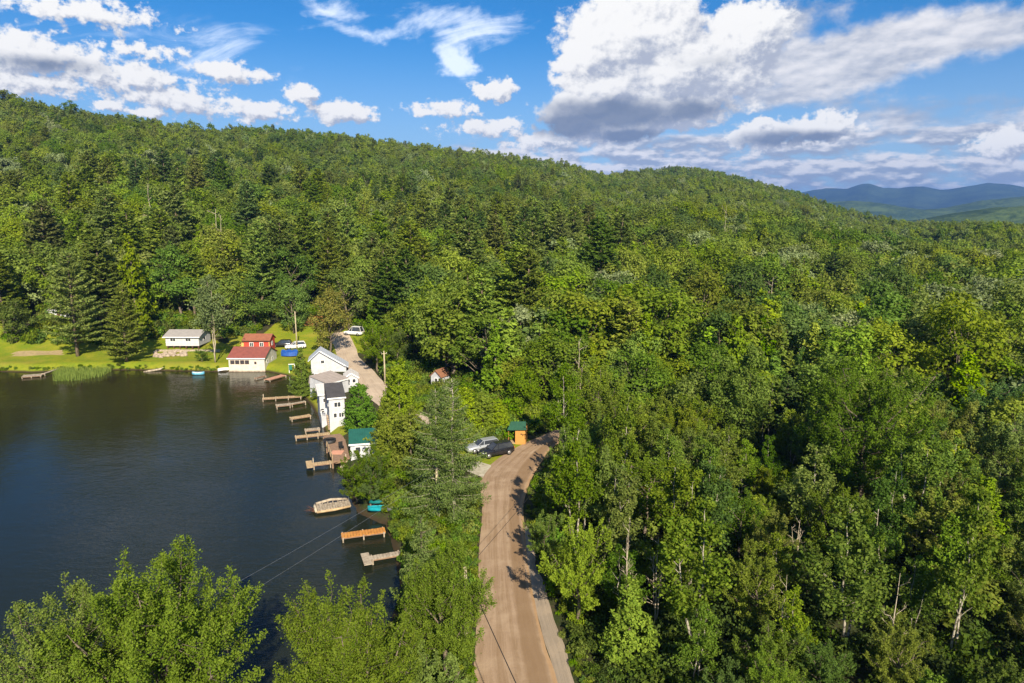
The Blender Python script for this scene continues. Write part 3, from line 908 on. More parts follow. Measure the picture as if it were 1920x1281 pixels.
hero('broad', None, 835, 1005, 10.5, 'bright green maple leaning over the left edge of the dirt road', meshes=own(lambda: make_maple(10.5, 2.8, 1.6, 52000, 0.13, 13, 280, 8, 0.95), 'maple', 'bark', 10.5, 2.7), group='trees on the near shore', lm='the roadside maple')
hero('broad', 'broad_near', 790, 1215, 7.5, 'small deep green tree under the roadside maple at the picture bottom', 2.9, (0.95, 1.0, 0.9), group='trees on the near shore', i=1)
hero('broad', 'broad_near', 700, 1165, 7.0, 'bushy tree filling the gap between the maple and the grey-green tree', 2.6, (1.0, 1.0, 0.9), group='trees on the near shore', i=2)
hero('broad', 'broad_near', 590, 1268, 6.0, 'low leafy tree in front of the two near-shore crowns', 1.9, (1.0, 1.08, 0.8), group='trees on the near shore', i=3)
# trees between the road and the water
hero('larch', None, 812, 738, 14.8, 'tall feathery larch with two pale trunks between the road and the lake', meshes=own(lambda: make_larch(14.8, 4.0, 34000, 0.23, [(-0.9, 0.3, 0.93), (0.7, 0, 1.0)], 2.4), 'larch', 'birch_bark', 14.8, 4.0), rz=0.0, base=(838, 985), lm='the tall larch')
hero('cedar', 'cedar_bushy', 746, 672, 10.5, 'pointed yellow-green cedar standing highest beside the utility pole', 3.1, (1.0, 1.05, 0.8), i=0, lm='the pointed cedar')
hero('cedar', 'cedar_bushy', 726, 748, 8.2, 'broad yellow-green cedar in front of the round hedge tree', 2.8, (1.15, 1.08, 0.8), i=1)
hero('cedar', 'cedar_bushy', 768, 765, 8.0, 'yellow-green cedar half behind the tall larch', 3.1, (1.1, 1.05, 0.8), i=2)
hero('cedar', None, 672, 722, 6.8, 'round dark green clipped cedar beside the white cottage', meshes=own(lambda: make_cedar(6.8, 2.3, 9000, 0.25, 240, pw=0.38, spires=1, lump=0.1), 'cedar', 'bark', 6.8, 2.3), tone=(0.52, 0.72, 0.75), lm='the round dark cedar')
for k, (px, py, H, Rr, lb) in enumerate([(838, 742, 5.6, 2.3, 'yellow-green cedar nearest the larch in the hedge behind the parked cars'), (872, 728, 6.6, 2.4, 'tallest yellow-green cedar of the hedge behind the parked cars'),
                                         (905, 738, 5.9, 2.2, 'yellow-green cedar straight behind the silver car'), (934, 750, 5.0, 1.8, 'yellow-green cedar beside the green-roofed wooden kiosk')]):
    hero('cedar', 'cedar_bushy', px, py, H, lb, Rr * 1.22, (1.05, 1.05, 0.8), group='cedars behind the parked cars', i=k)
hero('broad', 'broad_near', 690, 828, 7.5, 'deep green tree over the water behind the broken dock', 2.9, (0.66, 0.74, 0.75), i=0, lm='the shore tree behind the broken dock')
hero('broad', 'broad_near', 692, 850, 6.5, 'deep green low tree beside the larch over the kayaks', 2.1, (0.62, 0.72, 0.75), i=2)
hero('broad', 'broad_near', 668, 880, 4.6, 'small leaning green tree at the edge of the lake by the broken dock', 2.0, (0.78, 0.86, 0.75), i=3)
hero('larch', None, 790, 968, 7.6, 'small feathery larch leaning over the brown water by the orange dock', meshes=own(lambda: make_larch(8.5, 3.0, 11000, 0.24, [(0, 0, 1.0)], 0.8), 'larch', 'bark', 8.5, 3.0))
# settlement trees
hero('cedar', 'cedar_near', 570, 655, 8.4, 'cone-shaped dark olive conifer beside the white gabled house at the docks', 2.3, (0.72, 0.78, 0.75), i=1, base=(568, 748), lm='the conifer by the docks')
hero('broad', 'broad_near', 600, 728, 2.2, 'low leafy bush on the lawn above the twin docks', 1.6, (0.9, 1.0, 0.8), base=(596, 752), i=0)
hero('broad', 'broad_mid', 612, 548, 15, 'sparse brownish tree behind the white gabled house', 4.4, (1.25, 0.98, 0.95), i=1, base=(622, 672), lm='the sparse brownish tree')
hero('broad', 'broad_near', 705, 602, 10, 'light green tree beside the lane, left of the utility pole', 4.0, (1.0, 1.08, 0.8), i=2)
hero('broad', 'broad_near', 742, 610, 9, 'leafy tree standing right behind the lane utility pole', 3.4, (0.85, 1.0, 0.85), i=1)
hero('broad', None, 402, 532, 17.5, 'tall pale-trunked tree with grey-green crown beside the red-roofed boathouse', tone=(0.9, 0.92, 0.95), meshes=own(lambda: make_birch(17.5, 4.8, 7500, 0.42, 2, 0.36, 8, 0.07, 20, 0.45), 'silver', 'dead_wood', 17.5, 4.8), base=(404, 684), lm='the tall pale-trunked tree')
hero('broad', 'broad_near', 378, 660, 2.8, 'dark round bush on the lawn left of the pale-trunked tree', 1.6, (0.6, 0.75, 0.7), base=(380, 684), i=3)
hero('pine', None, 145, 465, 22, 'huge spreading pine on the lakeside lawn above the reeds', tone=(1.1, 1.1, 0.9), meshes=own(lambda: make_pine(23, 7.4, 3.2, 15000, 0.6, 8, spacing=0.9, ragged=0.45), 'pine', 'pine_bark', 23, 7.4), base=(146, 668), lm='the huge lawn pine')
hero('pine', None, 236, 525, 16, 'yellowish bushy conifer at the water beside the huge pine', tone=(1.15, 1.08, 0.8), meshes=own(lambda: make_pine(17, 5.4, 0.9, 15000, 0.5, 7, spacing=0.6, ragged=0.3, top_pow=0.75), 'pine', 'pine_bark', 17, 5.4), base=(238, 680), lm='the yellowish shore conifer')
hero('cedar', 'cedar_mid', 240, 440, 24, 'tall narrow yellow-green conifer behind the grey cottage', 4.2, (1.0, 0.95, 0.8), i=0)
hero('pine', 'pine_mid', 192, 352, 25, 'tall dark layered pine on the slope above the huge lawn pine', 6.2, (0.85, 0.9, 0.95), i=1)
hero('pine', 'pine_mid', 322, 345, 26, 'tall dark layered pine on the slope above the grey cottage', 6.4, (0.85, 0.9, 0.95), i=2)
hero('pine', 'pine_mid', 70, 375, 24, 'dark layered pine on the slope near the left picture edge', 6.0, (0.9, 0.9, 0.9), i=3)
hero('broad', 'broad_mid', 510, 440, 15, 'yellow-green round tree on the slope above the red cabin', 6.0, (1.15, 1.1, 0.8), i=3)
hero('broad', 'broad_mid', 650, 505, 15, 'big mid-green tree at the top of the lawn right of the tall utility pole', 6.2, (0.85, 0.95, 0.85), i=4)
hero('broad', 'silver_mid', 566, 345, 14, 'pale grey-green round tree on the slope above the big mid-green tree', 5.2, i=1)
hero('broad', 'silver_mid', 790, 350, 15, 'palest silvery tree standing on the middle of the slope', 4.6, (1.1, 1.1, 1.1), i=0)
hero('broad', 'silver_mid', 690, 428, 13, 'silvery round tree on the slope above the lane', 5.0, i=1)
hero('broad', 'silver_mid', 752, 470, 14, 'grey-green broad tree on the slope above the tiny orange-roofed cottage', 5.0, (0.85, 0.92, 0.85), i=0)
hero('broad', 'broad_mid', 840, 480, 15, 'big yellow-green tree on the slope right of the grey-green broad tree', 6.0, (1.15, 1.1, 0.75), i=5)
hero('broad', 'broad_mid', 20, 560, 10, 'leafy tree at the left picture edge above the lakeside lawn', 4.5, (0.9, 1.0, 0.85), i=2)
hero('broad', 'broad_mid', 470, 520, 13, 'deep green tree standing directly behind the red cabin', 5.0, (0.65, 0.8, 0.8), i=1)
hero('broad', 'broad_mid', 545, 525, 13, 'deep green tree above the orange soil bank', 4.6, (0.65, 0.85, 0.8), i=0)
# right of the road
hero('broad', None, 1640, 664, 16.5, 'biggest round leafy tree right of the road, towering over the brush', meshes=own(lambda: make_maple(16.5, 6.6, 3.0, 70000, 0.20, 22, 420, 8, 1.25), 'maple', 'bark', 16.5, 6.6), tone=(0.85, 0.92, 0.95), lm='the biggest round tree')
hero('broad', None, 1412, 662, 14, 'tree with upswept bare limbs left of the biggest round tree', meshes=own(lambda: make_birch(14, 4.6, 15000, 0.29, 3, 0.32, 8, 0.2, 22, 0.9), 'maple', 'bark', 14, 4.6), tone=(0.95, 1.0, 0.85), lm='the tree with upswept limbs')
hero('broad', 'broad_near', 1072, 782, 8.5, 'mid-green tree closing the view of the road beyond the bend', 3.0, (0.85, 0.95, 0.85), i=4)
hero('broad', 'broad_near', 1120, 772, 8.5, 'deep green tree right of the tree beyond the road bend', 3.0, (0.7, 0.82, 0.8), i=1)
hero('birch', None, 1090, 800, 12.5, 'tall white-trunked birch at the inner bend of the road', meshes=own(lambda: make_birch(12.5, 2.7, 9000, 0.24, 3, 0.40, 8, 0.10, 16, 0.7), 'aspen', 'birch_bark', 12.5, 3.2), lm='the tall bend birch')
hero('broad', 'broad_near', 1215, 835, 9.5, 'round-topped leafy tree half hiding the red forest cabin', 3.6, (0.85, 0.92, 0.9), i=1, lm='the tree hiding the cabin')
hero('birch', 'birch_near', 1190, 905, 9.5, 'birch with warm brown stems in front of the red forest cabin', 2.6, (0.95, 0.9, 0.9), i=1)
hero('broad', 'broad_near', 1085, 960, 9, 'bright green young tree beside the gravel shoulder of the road', 2.9, (1.0, 1.08, 0.85), i=0, lm='the bright roadside tree')
hero('birch', 'birch_near', 1320, 950, 11, 'leafy birch clump with two pale stems in the brush below the cabin', 3.4, (1.0, 1.05, 0.85), i=2, lm='the leafy birch clump')
hero('birch', 'birch_near', 1600, 955, 11, 'bright feathery aspen standing alone in the dark brush', 3.3, (1.0, 1.08, 0.8), i=3, lm='the feathery aspen')
hero('birch', 'birch_near', 1822, 935, 12, 'thin birch with a long bare pale trunk near the right picture edge', 2.4, (0.9, 0.95, 0.9), i=4, lm='the thin bare-trunked birch')
hero('broad', 'broad_near', 1050, 888, 6.0, 'deep green tree overhanging the inner edge of the road bend', 1.9, (0.8, 0.9, 0.85), i=3)
hero('broad', 'broad_near', 1022, 955, 5.5, 'low deep green tree at the road edge below the tall bend birch', 1.9, (0.8, 0.92, 0.85), i=2)
hero('birch', 'birch_near', 1130, 850, 10, 'white-stemmed birch just right of the tall bend birch', 2.6, (0.95, 1.0, 0.9), i=2)
hero('birch', 'birch_near', 1060, 690, 12, 'crooked birch with pale bare limbs above the end of the road', 3.2, (0.9, 0.95, 0.9), i=5)
hero('birch', 'birch_near', 1170, 745, 12, 'slim birch between the road bend and the dark forest gap', 2.6, (0.95, 0.95, 0.9), i=0)
hero('broad', 'broad_near', 1880, 700, 12, 'deep green leafy tree at the right picture edge', 4.6, (0.6, 0.82, 0.85), i=2)

# ------------------------------------------------------------------ the forest
KEEP = [(-420, 10), (-420, 152), (-110, 150), (-90, 150), (-82, 159), (-62, 158), (-61, 173), (-44, 176), (-38, 166), (-33, 152), (-26, 138), (-21, 124), (-17.5, 120.5), (-9.5, 120.5), (-7, 110),
        (0, 95), (8, 98), (16, 103), (28, 107), (29, 99), (18, 94.5), (10.5, 90), (6.4, 85), (4.2, 76), (2.9, 68), (2.8, 62), (3.6, 54), (5.0, 46), (6.5, 38), (9, 28), (10, 8), (12, -40)]
CLEAR = [(12.6, 68, 3.4), (-13.3, 118, 4.5)]

def visible_candidates():
    pts = []
    def grid(s, cond):
        ys = np.arange(-30, 1060, s * 0.87)
        for r, yy in enumerate(ys):
            w = max(90, yy * 0.98 + 60)
            xs = np.arange(-w, w, s) + (0.5 * s if r % 2 else 0)
            for xx in xs:
                px, py = xx + rng.uniform(-0.42, 0.42) * s, yy + rng.uniform(-0.42, 0.42) * s
                if cond(px, py): pts.append((px, py))
    grid(4.3, lambda x, y: math.hypot(x, y) < 120 and y > 8)
    grid(6.6, lambda x, y: 120 <= math.hypot(x, y) < 300)
    grid(7.3, lambda x, y: 300 <= math.hypot(x, y) < 1060)
    P = np.array(pts)
    th = np.degrees(np.arctan2(P[:, 0], P[:, 1])); d = np.hypot(P[:, 0], P[:, 1])
    dmax = np.interp(th, [-60, -36, -10, 4, 7, 10, 14, 20, 30, 45], [600, 620, 680, 720, 800, 930, 980, 900, 820, 800]) + 45
    ok = (np.abs(th) < 43) & (d < dmax)
    ok |= (d < 60) & (P[:, 0] > 6) & (P[:, 1] > 8)
    P = P[ok]
    ok = poly_sd(P[:, 0], P[:, 1], KEEP) > 1.2
    for cx, cy, r in CLEAR: ok &= np.hypot(P[:, 0] - cx, P[:, 1] - cy) > r
    for hx, hy, hr, hh in HERO_XYR: ok &= np.hypot(P[:, 0] - hx, P[:, 1] - hy) > hr * 0.75 + 1.0
    ok &= ~((P[:, 0] < 6) & (P[:, 1] < 45))
    return P[ok]

def sight(x, y, z):
    dz = z - CAM_Z
    dep = y * math.cos(PITCH) - dz * math.sin(PITCH); up = y * math.sin(PITCH) + dz * math.cos(PITCH)
    if dep < 1: return None
    return (960 + 1280 * x / dep, 640.5 - 1280 * up / dep, 1280 / dep)

FP = visible_candidates()
FZ = ground_z(FP[:, 0], FP[:, 1])
n = len(FP)
fd = np.hypot(FP[:, 0], FP[:, 1]); fth = np.degrees(np.arctan2(FP[:, 0], FP[:, 1]))
def patch(x, y, s, ph):
    return np.sin(x / s + ph) * np.sin(y / s * 1.1 + ph * 2.1) + 0.5 * np.sin((x + y) / s * 1.7 + ph * 3.3)
pp = patch(FP[:, 0], FP[:, 1], 45, 1.2); pc = patch(FP[:, 0], FP[:, 1], 33, 4.1)
KIND = []; HT = np.zeros(n); RS = np.ones(n)
for i in range(n):
    x, y = FP[i]; d = fd[i]; th = fth[i]; r = rng.random()
    pine = 0.20 + 0.20 * pp[i]; ced = 0.08 + 0.10 * pc[i]; bir = 0.04
    if th > -4 and 95 < d < 260: ced += 0.26; pine -= 0.05
    if th > 12 and d > 90: ced += 0.22; pine *= 0.6
    if d < 75: pine, ced, bir = 0.02, 0.12, 0.30
    elif d < 110 and th > 0: pine, ced, bir = 0.04, 0.22, 0.18
    if d > 450: pine = 0.08 + 0.08 * pp[i]; ced = 0.03
    pine = max(0.0, pine); ced = max(0.0, ced)
    k = 'pine' if r < pine else 'cedar' if r < pine + ced else 'birch' if r < pine + ced + bir else 'silver' if r > 0.955 else 'broad'
    if k == 'silver' and d < 100: k = 'broad'
    KIND.append(k)
    if k == 'pine': h = rng.uniform(12.5, 17.5) if th > 9 and d > 110 else rng.uniform(18, 27) if 110 < d < 330 else rng.uniform(13, 18.5) if d > 110 else rng.uniform(8, 13)
    elif k == 'cedar': h = rng.uniform(9, 16) if d > 95 else rng.uniform(5, 9)
    elif k == 'birch': h = rng.uniform(11, 16) if d > 110 else rng.uniform(6, 11)
    else: h = rng.uniform(11.5, 20) if 110 < d < 330 else rng.uniform(9.5, 18) if d > 110 else rng.uniform(7.5, 12.5) if d > 78 else rng.uniform(4.5, 9.5)
    if y < 50 and x > 4: h = min(h, 3.0 + max(0, y - 24) * 0.14 + rng.random() * 1.5)
    # keep the edges of the clearings and the road low enough to see over
    HT[i] = h
    RS[i] = rng.uniform(0.9, 1.3) if d < 330 else rng.uniform(0.85, 1.2)

for i in range(n):
    if FP[i][1] < 88 and FP[i][0] < 16:
        while HT[i] > 2.2:
            q = sight(FP[i][0], FP[i][1], FZ[i] + HT[i])
            if q[0] - 0.26 * HT[i] * q[2] < 1052 and q[1] < 880: HT[i] *= 0.92
            else: break

# visible size of every tree, front to back, on a coarse picture grid (decides which become single things)
GW, GH = 480, 320
occ = np.zeros((GH, GW), bool)
vis = np.zeros(n)
R_OF = {'broad': 0.345, 'silver': 0.34, 'pine': 0.22, 'cedar': 0.24, 'birch': 0.22}
allt = [(fd[i], i, FP[i][0], FP[i][1], FZ[i], R_OF[KIND[i]] * HT[i] * RS[i], HT[i]) for i in range(n)]
allt += [(math.hypot(a, b), -1, a, b, gz(a, b), r_, h_) for a, b, r_, h_ in HERO_XYR]
for d, i, x, y, z, r_, h_ in sorted(allt):
    q = sight(x, y, z + 0.58 * h_)
    if q is None: continue
    cx, cy, s = q[0] / 4, q[1] / 4, q[2] / 4
    a, b = max(r_ * s, 0.5), max(0.46 * h_ * s, 0.6)
    x0, x1 = max(0, int(cx - a)), min(GW, int(cx + a) + 1); y0, y1 = max(0, int(cy - b)), min(GH, int(cy + b) + 1)
    if x0 >= x1 or y0 >= y1: continue
    yy, xx = np.mgrid[y0:y1, x0:x1]
    mk = ((xx + 0.5 - cx) / a) ** 2 + ((yy + 0.5 - cy) / b) ** 2 < 0.9
    sub = occ[y0:y1, x0:x1]
    if i >= 0: vis[i] = float((mk & ~sub).sum())
    sub |= mk

LIMIT = {'broad': 255, 'pine': 190, 'cedar': 190, 'birch': 120, 'silver': 22}
single = np.zeros(n, bool)
for k, lim in LIMIT.items():
    idx = [i for i in range(n) if KIND[i] == k and vis[i] >= 8]
    idx.sort(key=lambda i: -vis[i])
    single[idx[:lim]] = True

LANDMARK += [('the red-roofed boathouse', -52, 137), ('the grey cottage', -73, 153), ('the orange soil bank', -49, 173), ('the wooden kiosk', 0.6, 88), ('the tiny orange-roofed cottage', -13.3, 119),
             ('the lane', -27, 124), ('the half-hidden forest cabin', 12.6, 68), ('the road bend', 4, 86), ('the end of the road', 22, 101), ('the top of the lawn', -40, 175), ('the left picture edge', -110, 165),
             ('the right picture edge', 62, 85), ('the bottom right corner', 32, 42), ('the leaning dead trunk', 31, 128), ('the dark forest gap', 19, 82)]
used = {}
def tree_label(k, x, y, h, tone, idx):
    L = min(LANDMARK, key=lambda l: (l[1] - x) ** 2 + (l[2] - y) ** 2)
    dx, dy = x - L[1], y - L[2]; dist = math.hypot(dx, dy)
    size = {'broad': (7, 13), 'silver': (7, 13), 'pine': (14, 21), 'cedar': (8, 12.5), 'birch': (8, 12.5)}[k]
    sz = 'low' if h < size[0] else 'tall' if h > size[1] else 'medium'
    far_ = 'high upslope ' if dist > 90 else 'well ' if dist > 38 else ''
    if abs(dx) > abs(dy) * 0.9: rel = ('right of' if dx > 0 else 'left of') if not far_.startswith('high') else ('right behind' if dx > 0 else 'left behind')
    else: rel = 'behind' if dy > 0 else 'in front of'
    shape = {'broad': 'round', 'silver': 'silvery', 'pine': 'layered', 'cedar': 'pointed', 'birch': 'slender'}[k]
    return f"{sz} {tone} {shape} {KINDNAME[k][1]} {far_}{rel} {L[0]}"

GROUP = {'broad': 'broadleaf trees of the forest', 'silver': 'broadleaf trees of the forest', 'pine': 'pines of the forest', 'cedar': 'cedars of the forest', 'birch': 'birches of the forest'}
for i in np.argsort(fd):
    if not single[i]: continue
    k = KIND[i]; x, y = FP[i]
    near = fd[i] < 85 or (k == 'cedar' and fd[i] < 100)
    key = {'broad': 'broad_near' if near else 'broad_mid', 'silver': 'silver_mid', 'pine': 'pine_near' if near else 'pine_mid',
           'cedar': 'cedar_near' if near else 'cedar_mid', 'birch': 'birch_near' if near else 'birch_mid'}[k]
    lst = LIB[key]; me = lst[int(rng.integers(len(lst)))]
    tn, tc = ('silver-grey', (1, 1, 1)) if k == 'silver' else TONES[int(rng.choice(5, p=[0.20, 0.18, 0.20, 0.28, 0.14]))]
    sz = HT[i] / me[2]
    place_tree(k, me, x, y, FZ[i] - 0.05, rng.random() * 6.28, sz * RS[i], sz, tree_label(k, x, y, HT[i], tn, i), GROUP[k], tc)

# ------------------------------------------------------------------ the far wood: one mass
def scatter_object(name, pts, vi, rot, scl, coll, label, joined_sz=None):
    me = bpy.data.meshes.new(name)
    me.vertices.add(len(pts)); me.vertices.foreach_set('co', np.asarray(pts, np.float32).ravel())
    a = me.attributes.new('vi', 'INT', 'POINT'); a.data.foreach_set('value', np.asarray(vi, np.int32))
    a = me.attributes.new('rot', 'FLOAT_VECTOR', 'POINT'); a.data.foreach_set('vector', np.asarray(rot, np.float32).ravel())
    a = me.attributes.new('scl', 'FLOAT_VECTOR', 'POINT'); a.data.foreach_set('vector', np.asarray(scl, np.float32).ravel())
    o = bpy.data.objects.new(name, me); col.objects.link(o)
    ng = bpy.data.node_groups.new(name, 'GeometryNodeTree')
    ng.interface.new_socket('Geometry', in_out='INPUT', socket_type='NodeSocketGeometry')
    ng.interface.new_socket('Geometry', in_out='OUTPUT', socket_type='NodeSocketGeometry')
    N = ng.nodes.new; lk = ng.links.new
    gi, go = N('NodeGroupInput'), N('NodeGroupOutput')
    ci = N('GeometryNodeCollectionInfo'); ci.inputs['Collection'].default_value = coll
    ci.inputs['Separate Children'].default_value = True; ci.inputs['Reset Children'].default_value = True
    ip = N('GeometryNodeInstanceOnPoints'); ip.inputs['Pick Instance'].default_value = True
    def na(nm, t):
        q = N('GeometryNodeInputNamedAttribute'); q.data_type = t; q.inputs['Name'].default_value = nm
        return next(s for s in q.outputs if s.name == 'Attribute' and s.enabled)
    lk(gi.outputs[0], ip.inputs['Points']); lk(ci.outputs[0], ip.inputs['Instance'])
    lk(na('vi', 'INT'), ip.inputs['Instance Index'])
    e2r = N('FunctionNodeEulerToRotation'); lk(na('rot', 'FLOAT_VECTOR'), e2r.inputs[0]); lk(e2r.outputs[0], ip.inputs['Rotation'])
    lk(na('scl', 'FLOAT_VECTOR'), ip.inputs['Scale'])
    lk(ip.outputs[0], go.inputs[0])
    md = o.modifiers.new('Scatter', 'NODES'); md.node_group = ng
    tag(o, label, kind='stuff')
    return o

rest = [i for i in range(n) if not single[i]]
pts, vi, rot, scl = [], [], [], []
H0F = {'broad': 14, 'dark': 14, 'silver': 14, 'pine': 23, 'cedar': 13, 'birch': 14}
choices = {k: [j for j, q in enumerate(FAR_KIND) if q == k] for k in H0F}
for i in rest:
    k = KIND[i]
    if k == 'broad' and rng.random() < 0.32 + 0.34 * patch(FP[i][0], FP[i][1], 60, 2.7): k = 'dark'
    s = HT[i] / H0F[k]
    pts.append((FP[i][0], FP[i][1], FZ[i] - 0.1)); vi.append(int(rng.choice(choices[k])))
    rot.append((0, 0, rng.random() * 6.28)); scl.append((s * RS[i], s * RS[i], s))
# trees behind the viewer that shade the brush at the right of the road
for _ in range(46):
    x, y = rng.uniform(9, 52), rng.uniform(-8, 17)
    s = rng.uniform(12.5, 14.5) / 14
    pts.append((x, y, 0)); vi.append(int(rng.choice(choices['broad']))); rot.append((0, 0, rng.random() * 6.28)); scl.append((s, s, s))
scatter_object('forest', pts, vi, rot, scl, FAR, 'unbroken mixed forest covering the hillside')

# ------------------------------------------------------------------ undergrowth: one mass
BUSH = bpy.data.collections.new('bush_sources')
for i in range(6):
    lv, w = make_bush(1.6, 1.3, 420, 0.30)
    me = leaf_mesh('bush_%02d' % i, lv, M['bush'])
    BUSH.objects.link(bpy.data.objects.new('bush_%02d' % i, me))
bp_, bv, br_, bs = [], [], [], []
def sow(x0, x1, y0, y1, num, cond, lo, hi):
    X_ = rng.uniform(x0, x1, num); Y_ = rng.uniform(y0, y1, num)
    sdl = poly_sd(X_, Y_, LAKE); ok = cond(X_, Y_, sdl)
    Z_ = ground_z(X_, Y_)
    for x, y, z in zip(X_[ok], Y_[ok], Z_[ok]):
        s = rng.uniform(lo, hi)
        bp_.append((x, y, z - 0.05)); bv.append(int(rng.integers(6))); br_.append((0, 0, rng.random() * 6.28)); bs.append((s, s, s * rng.uniform(0.8, 1.4)))
inkeep = lambda X_, Y_: poly_sd(X_, Y_, KEEP)
sow(3, 95, 14, 130, 5200, lambda X_, Y_, s: (inkeep(X_, Y_) > -0.2), 0.45, 1.35)
sow(2.5, 11, 25, 96, 1300, lambda X_, Y_, s: (inkeep(X_, Y_) > -2.0) & (X_ > np.interp(Y_, [25, 39.5, 44, 51, 57, 62, 68, 74, 79, 84, 96], [6.6, 5.3, 4.5, 3.5, 2.8, 2.3, 2.0, 2.9, 4.3, 5.8, 13])), 0.22, 0.6)
sow(-13, -2.5, 20, 76, 1500, lambda X_, Y_, s: (s > 0.5) & (X_ < np.interp(Y_, [20, 39.5, 51, 60, 68, 76], [-2.4, -3.2, -3.5, -3.7, -3.9, -6.5])), 0.25, 0.75)
sow(-45, -12, 20, 40, 900, lambda X_, Y_, s: (s > 0.6), 0.4, 1.0)
sow(-24, -8, 66, 98, 700, lambda X_, Y_, s: (s > 1.5) & (X_ > np.interp(Y_, [66, 80, 82, 88, 96], [-14, -15, -16.5, -18, -20])) & (X_ < np.interp(Y_, [66, 78, 86, 98], [-6, -9.5, -10, -17])), 0.4, 1.0)
sow(-9, 0.0, 87.6, 97, 260, lambda X_, Y_, s: s > 5, 0.5, 1.1)
sow(-18, -9, 113, 122, 160, lambda X_, Y_, s: (np.hypot(X_ + 13.3, Y_ - 118.4) > 2.3), 0.25, 0.5)
ROADPOLY = ROAD_L + ROAD_R[::-1]
sow(-1, 30, 86, 113, 900, lambda X_, Y_, s: (poly_sd(X_, Y_, ROADPOLY) > 0.9) & (np.hypot(X_ - 0.6, Y_ - 87.5) > 2.6) & ((X_ > 3) | (Y_ > 89)), 0.3, 0.9)
sow(-20, -8.5, 102, 117, 260, lambda X_, Y_, s: (np.hypot(X_ + 13.3, Y_ - 118.4) > 3.0), 0.4, 0.95)
sow(-4.6, -2.2, 28, 74, 700, lambda X_, Y_, s: (poly_sd(X_, Y_, ROADPOLY) > 0.12) & (s > 0.3), 0.12, 0.32)
sow(1.5, 8, 24, 80, 800, lambda X_, Y_, s: (poly_sd(X_, Y_, ROADPOLY) > 0.1) & (poly_sd(X_, Y_, SH_L + SH_R[::-1]) > 0.1) & (poly_sd(X_, Y_, ROADPOLY) < 2.6), 0.12, 0.30)
sow(-30, 3, 96, 150, 1500, lambda X_, Y_, s: (inkeep(X_, Y_) > -3.0) & (X_ > np.interp(Y_, [96, 100, 108, 115, 123, 132, 150], [-11, -12.5, -17, -20, -23, -26, -34])) & (np.hypot(X_ + 13.3, Y_ - 118) > 3.2), 0.6, 1.5)
sow(-115, -36, 150, 182, 900, lambda X_, Y_, s: (inkeep(X_, Y_) > -0.6), 0.7, 1.7)
sow(-115, -56, 133.6, 136.5, 500, lambda X_, Y_, s: (s > 0.1) & (s < 1.0), 0.15, 0.35)
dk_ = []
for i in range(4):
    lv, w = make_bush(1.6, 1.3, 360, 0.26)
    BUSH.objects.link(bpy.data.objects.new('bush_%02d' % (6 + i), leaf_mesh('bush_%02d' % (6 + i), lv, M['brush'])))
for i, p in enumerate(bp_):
    if p[0] > 5.0 and p[1] < 66 and bs[i][0] > 0.33 and rng.random() < min(1.0, (70 - p[1]) / 18): bv[i] = 6 + int(rng.integers(4))  # shade painted by leaf colour: darker bushes nearer the viewer, right of the road
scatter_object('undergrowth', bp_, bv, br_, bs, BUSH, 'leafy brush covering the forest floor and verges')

# ------------------------------------------------------------------ bare dead trees
DEADM = [wood_mesh('trunk', make_dead(12, 3, 10), M['dead_wood']), wood_mesh('trunk', make_dead(12, 1, 8), M['dead_wood']), wood_mesh('trunk', make_dead(12, 2, 9), M['dead_wood'])]
def dead(px, py, H, label, k, tilt=0.0, d=None, thick=1.0):
    g = 0.0
    x, y = stand(px, py, H)
    t = empty('dead_tree', (x, y, gz(x, y)), rng.random() * 6.28, label, 'dead tree', 'bare dead trees in the forest')
    t.rotation_euler = (0, tilt, 0) if tilt else (0, 0, rng.random() * 6.28)
    s = H / 12; t.scale = (s * thick, s * thick, s)
    o = bpy.data.objects.new('trunk', DEADM[k]); col.objects.link(o); o.parent = t
    return t
dead(404, 392, 24, 'cluster of bleached bare trunks on the slope above the pale-trunked tree', 0, thick=0.8)
dead(276, 345, 25, 'single tall bleached bare trunk above the tall narrow conifer', 1, thick=0.6)
dead(1290, 520, 17, 'leaning bleached trunk in the middle of the forest slope', 1, 0.16, thick=0.5)
dead(1450, 520, 15, 'forked bare dead tree above the tree with upswept limbs', 2)
dead(648, 372, 25, 'thin pale bare trunk on the slope behind the big mid-green tree', 1, thick=0.5)
dead(840, 385, 22, 'short bleached trunks on the slope above the tiny orange-roofed cottage', 2, thick=0.6)
dead(1362, 385, 24, 'thin tall bleached trunk among the pines below the second hump', 1, thick=0.5)
dead(1105, 440, 19, 'bleached trunk between cedars in the middle of the slope', 1, thick=0.6)
dead(1085, 640, 11, 'two pale snags above the end of the road', 2, thick=0.9)
dead(1500, 975, 5.5, 'pale dead stems beside the yellow bushes under the biggest round tree', 0)
dead(1180, 985, 9, 'thin bare brown stems standing between the bright roadside tree and the birch clump', 0, thick=0.5)
dead(1235, 1010, 8, 'dense thicket of bare stems left of the leafy birch clump', 0, thick=0.6)
dead(1475, 1085, 7.5, 'thin pale leafless sapling in the dark brush right of the birch clump', 1, thick=0.6)
dead(1688, 1075, 8, 'thin pale sapling trunk in the dark brush right of the feathery aspen', 1, thick=0.7)

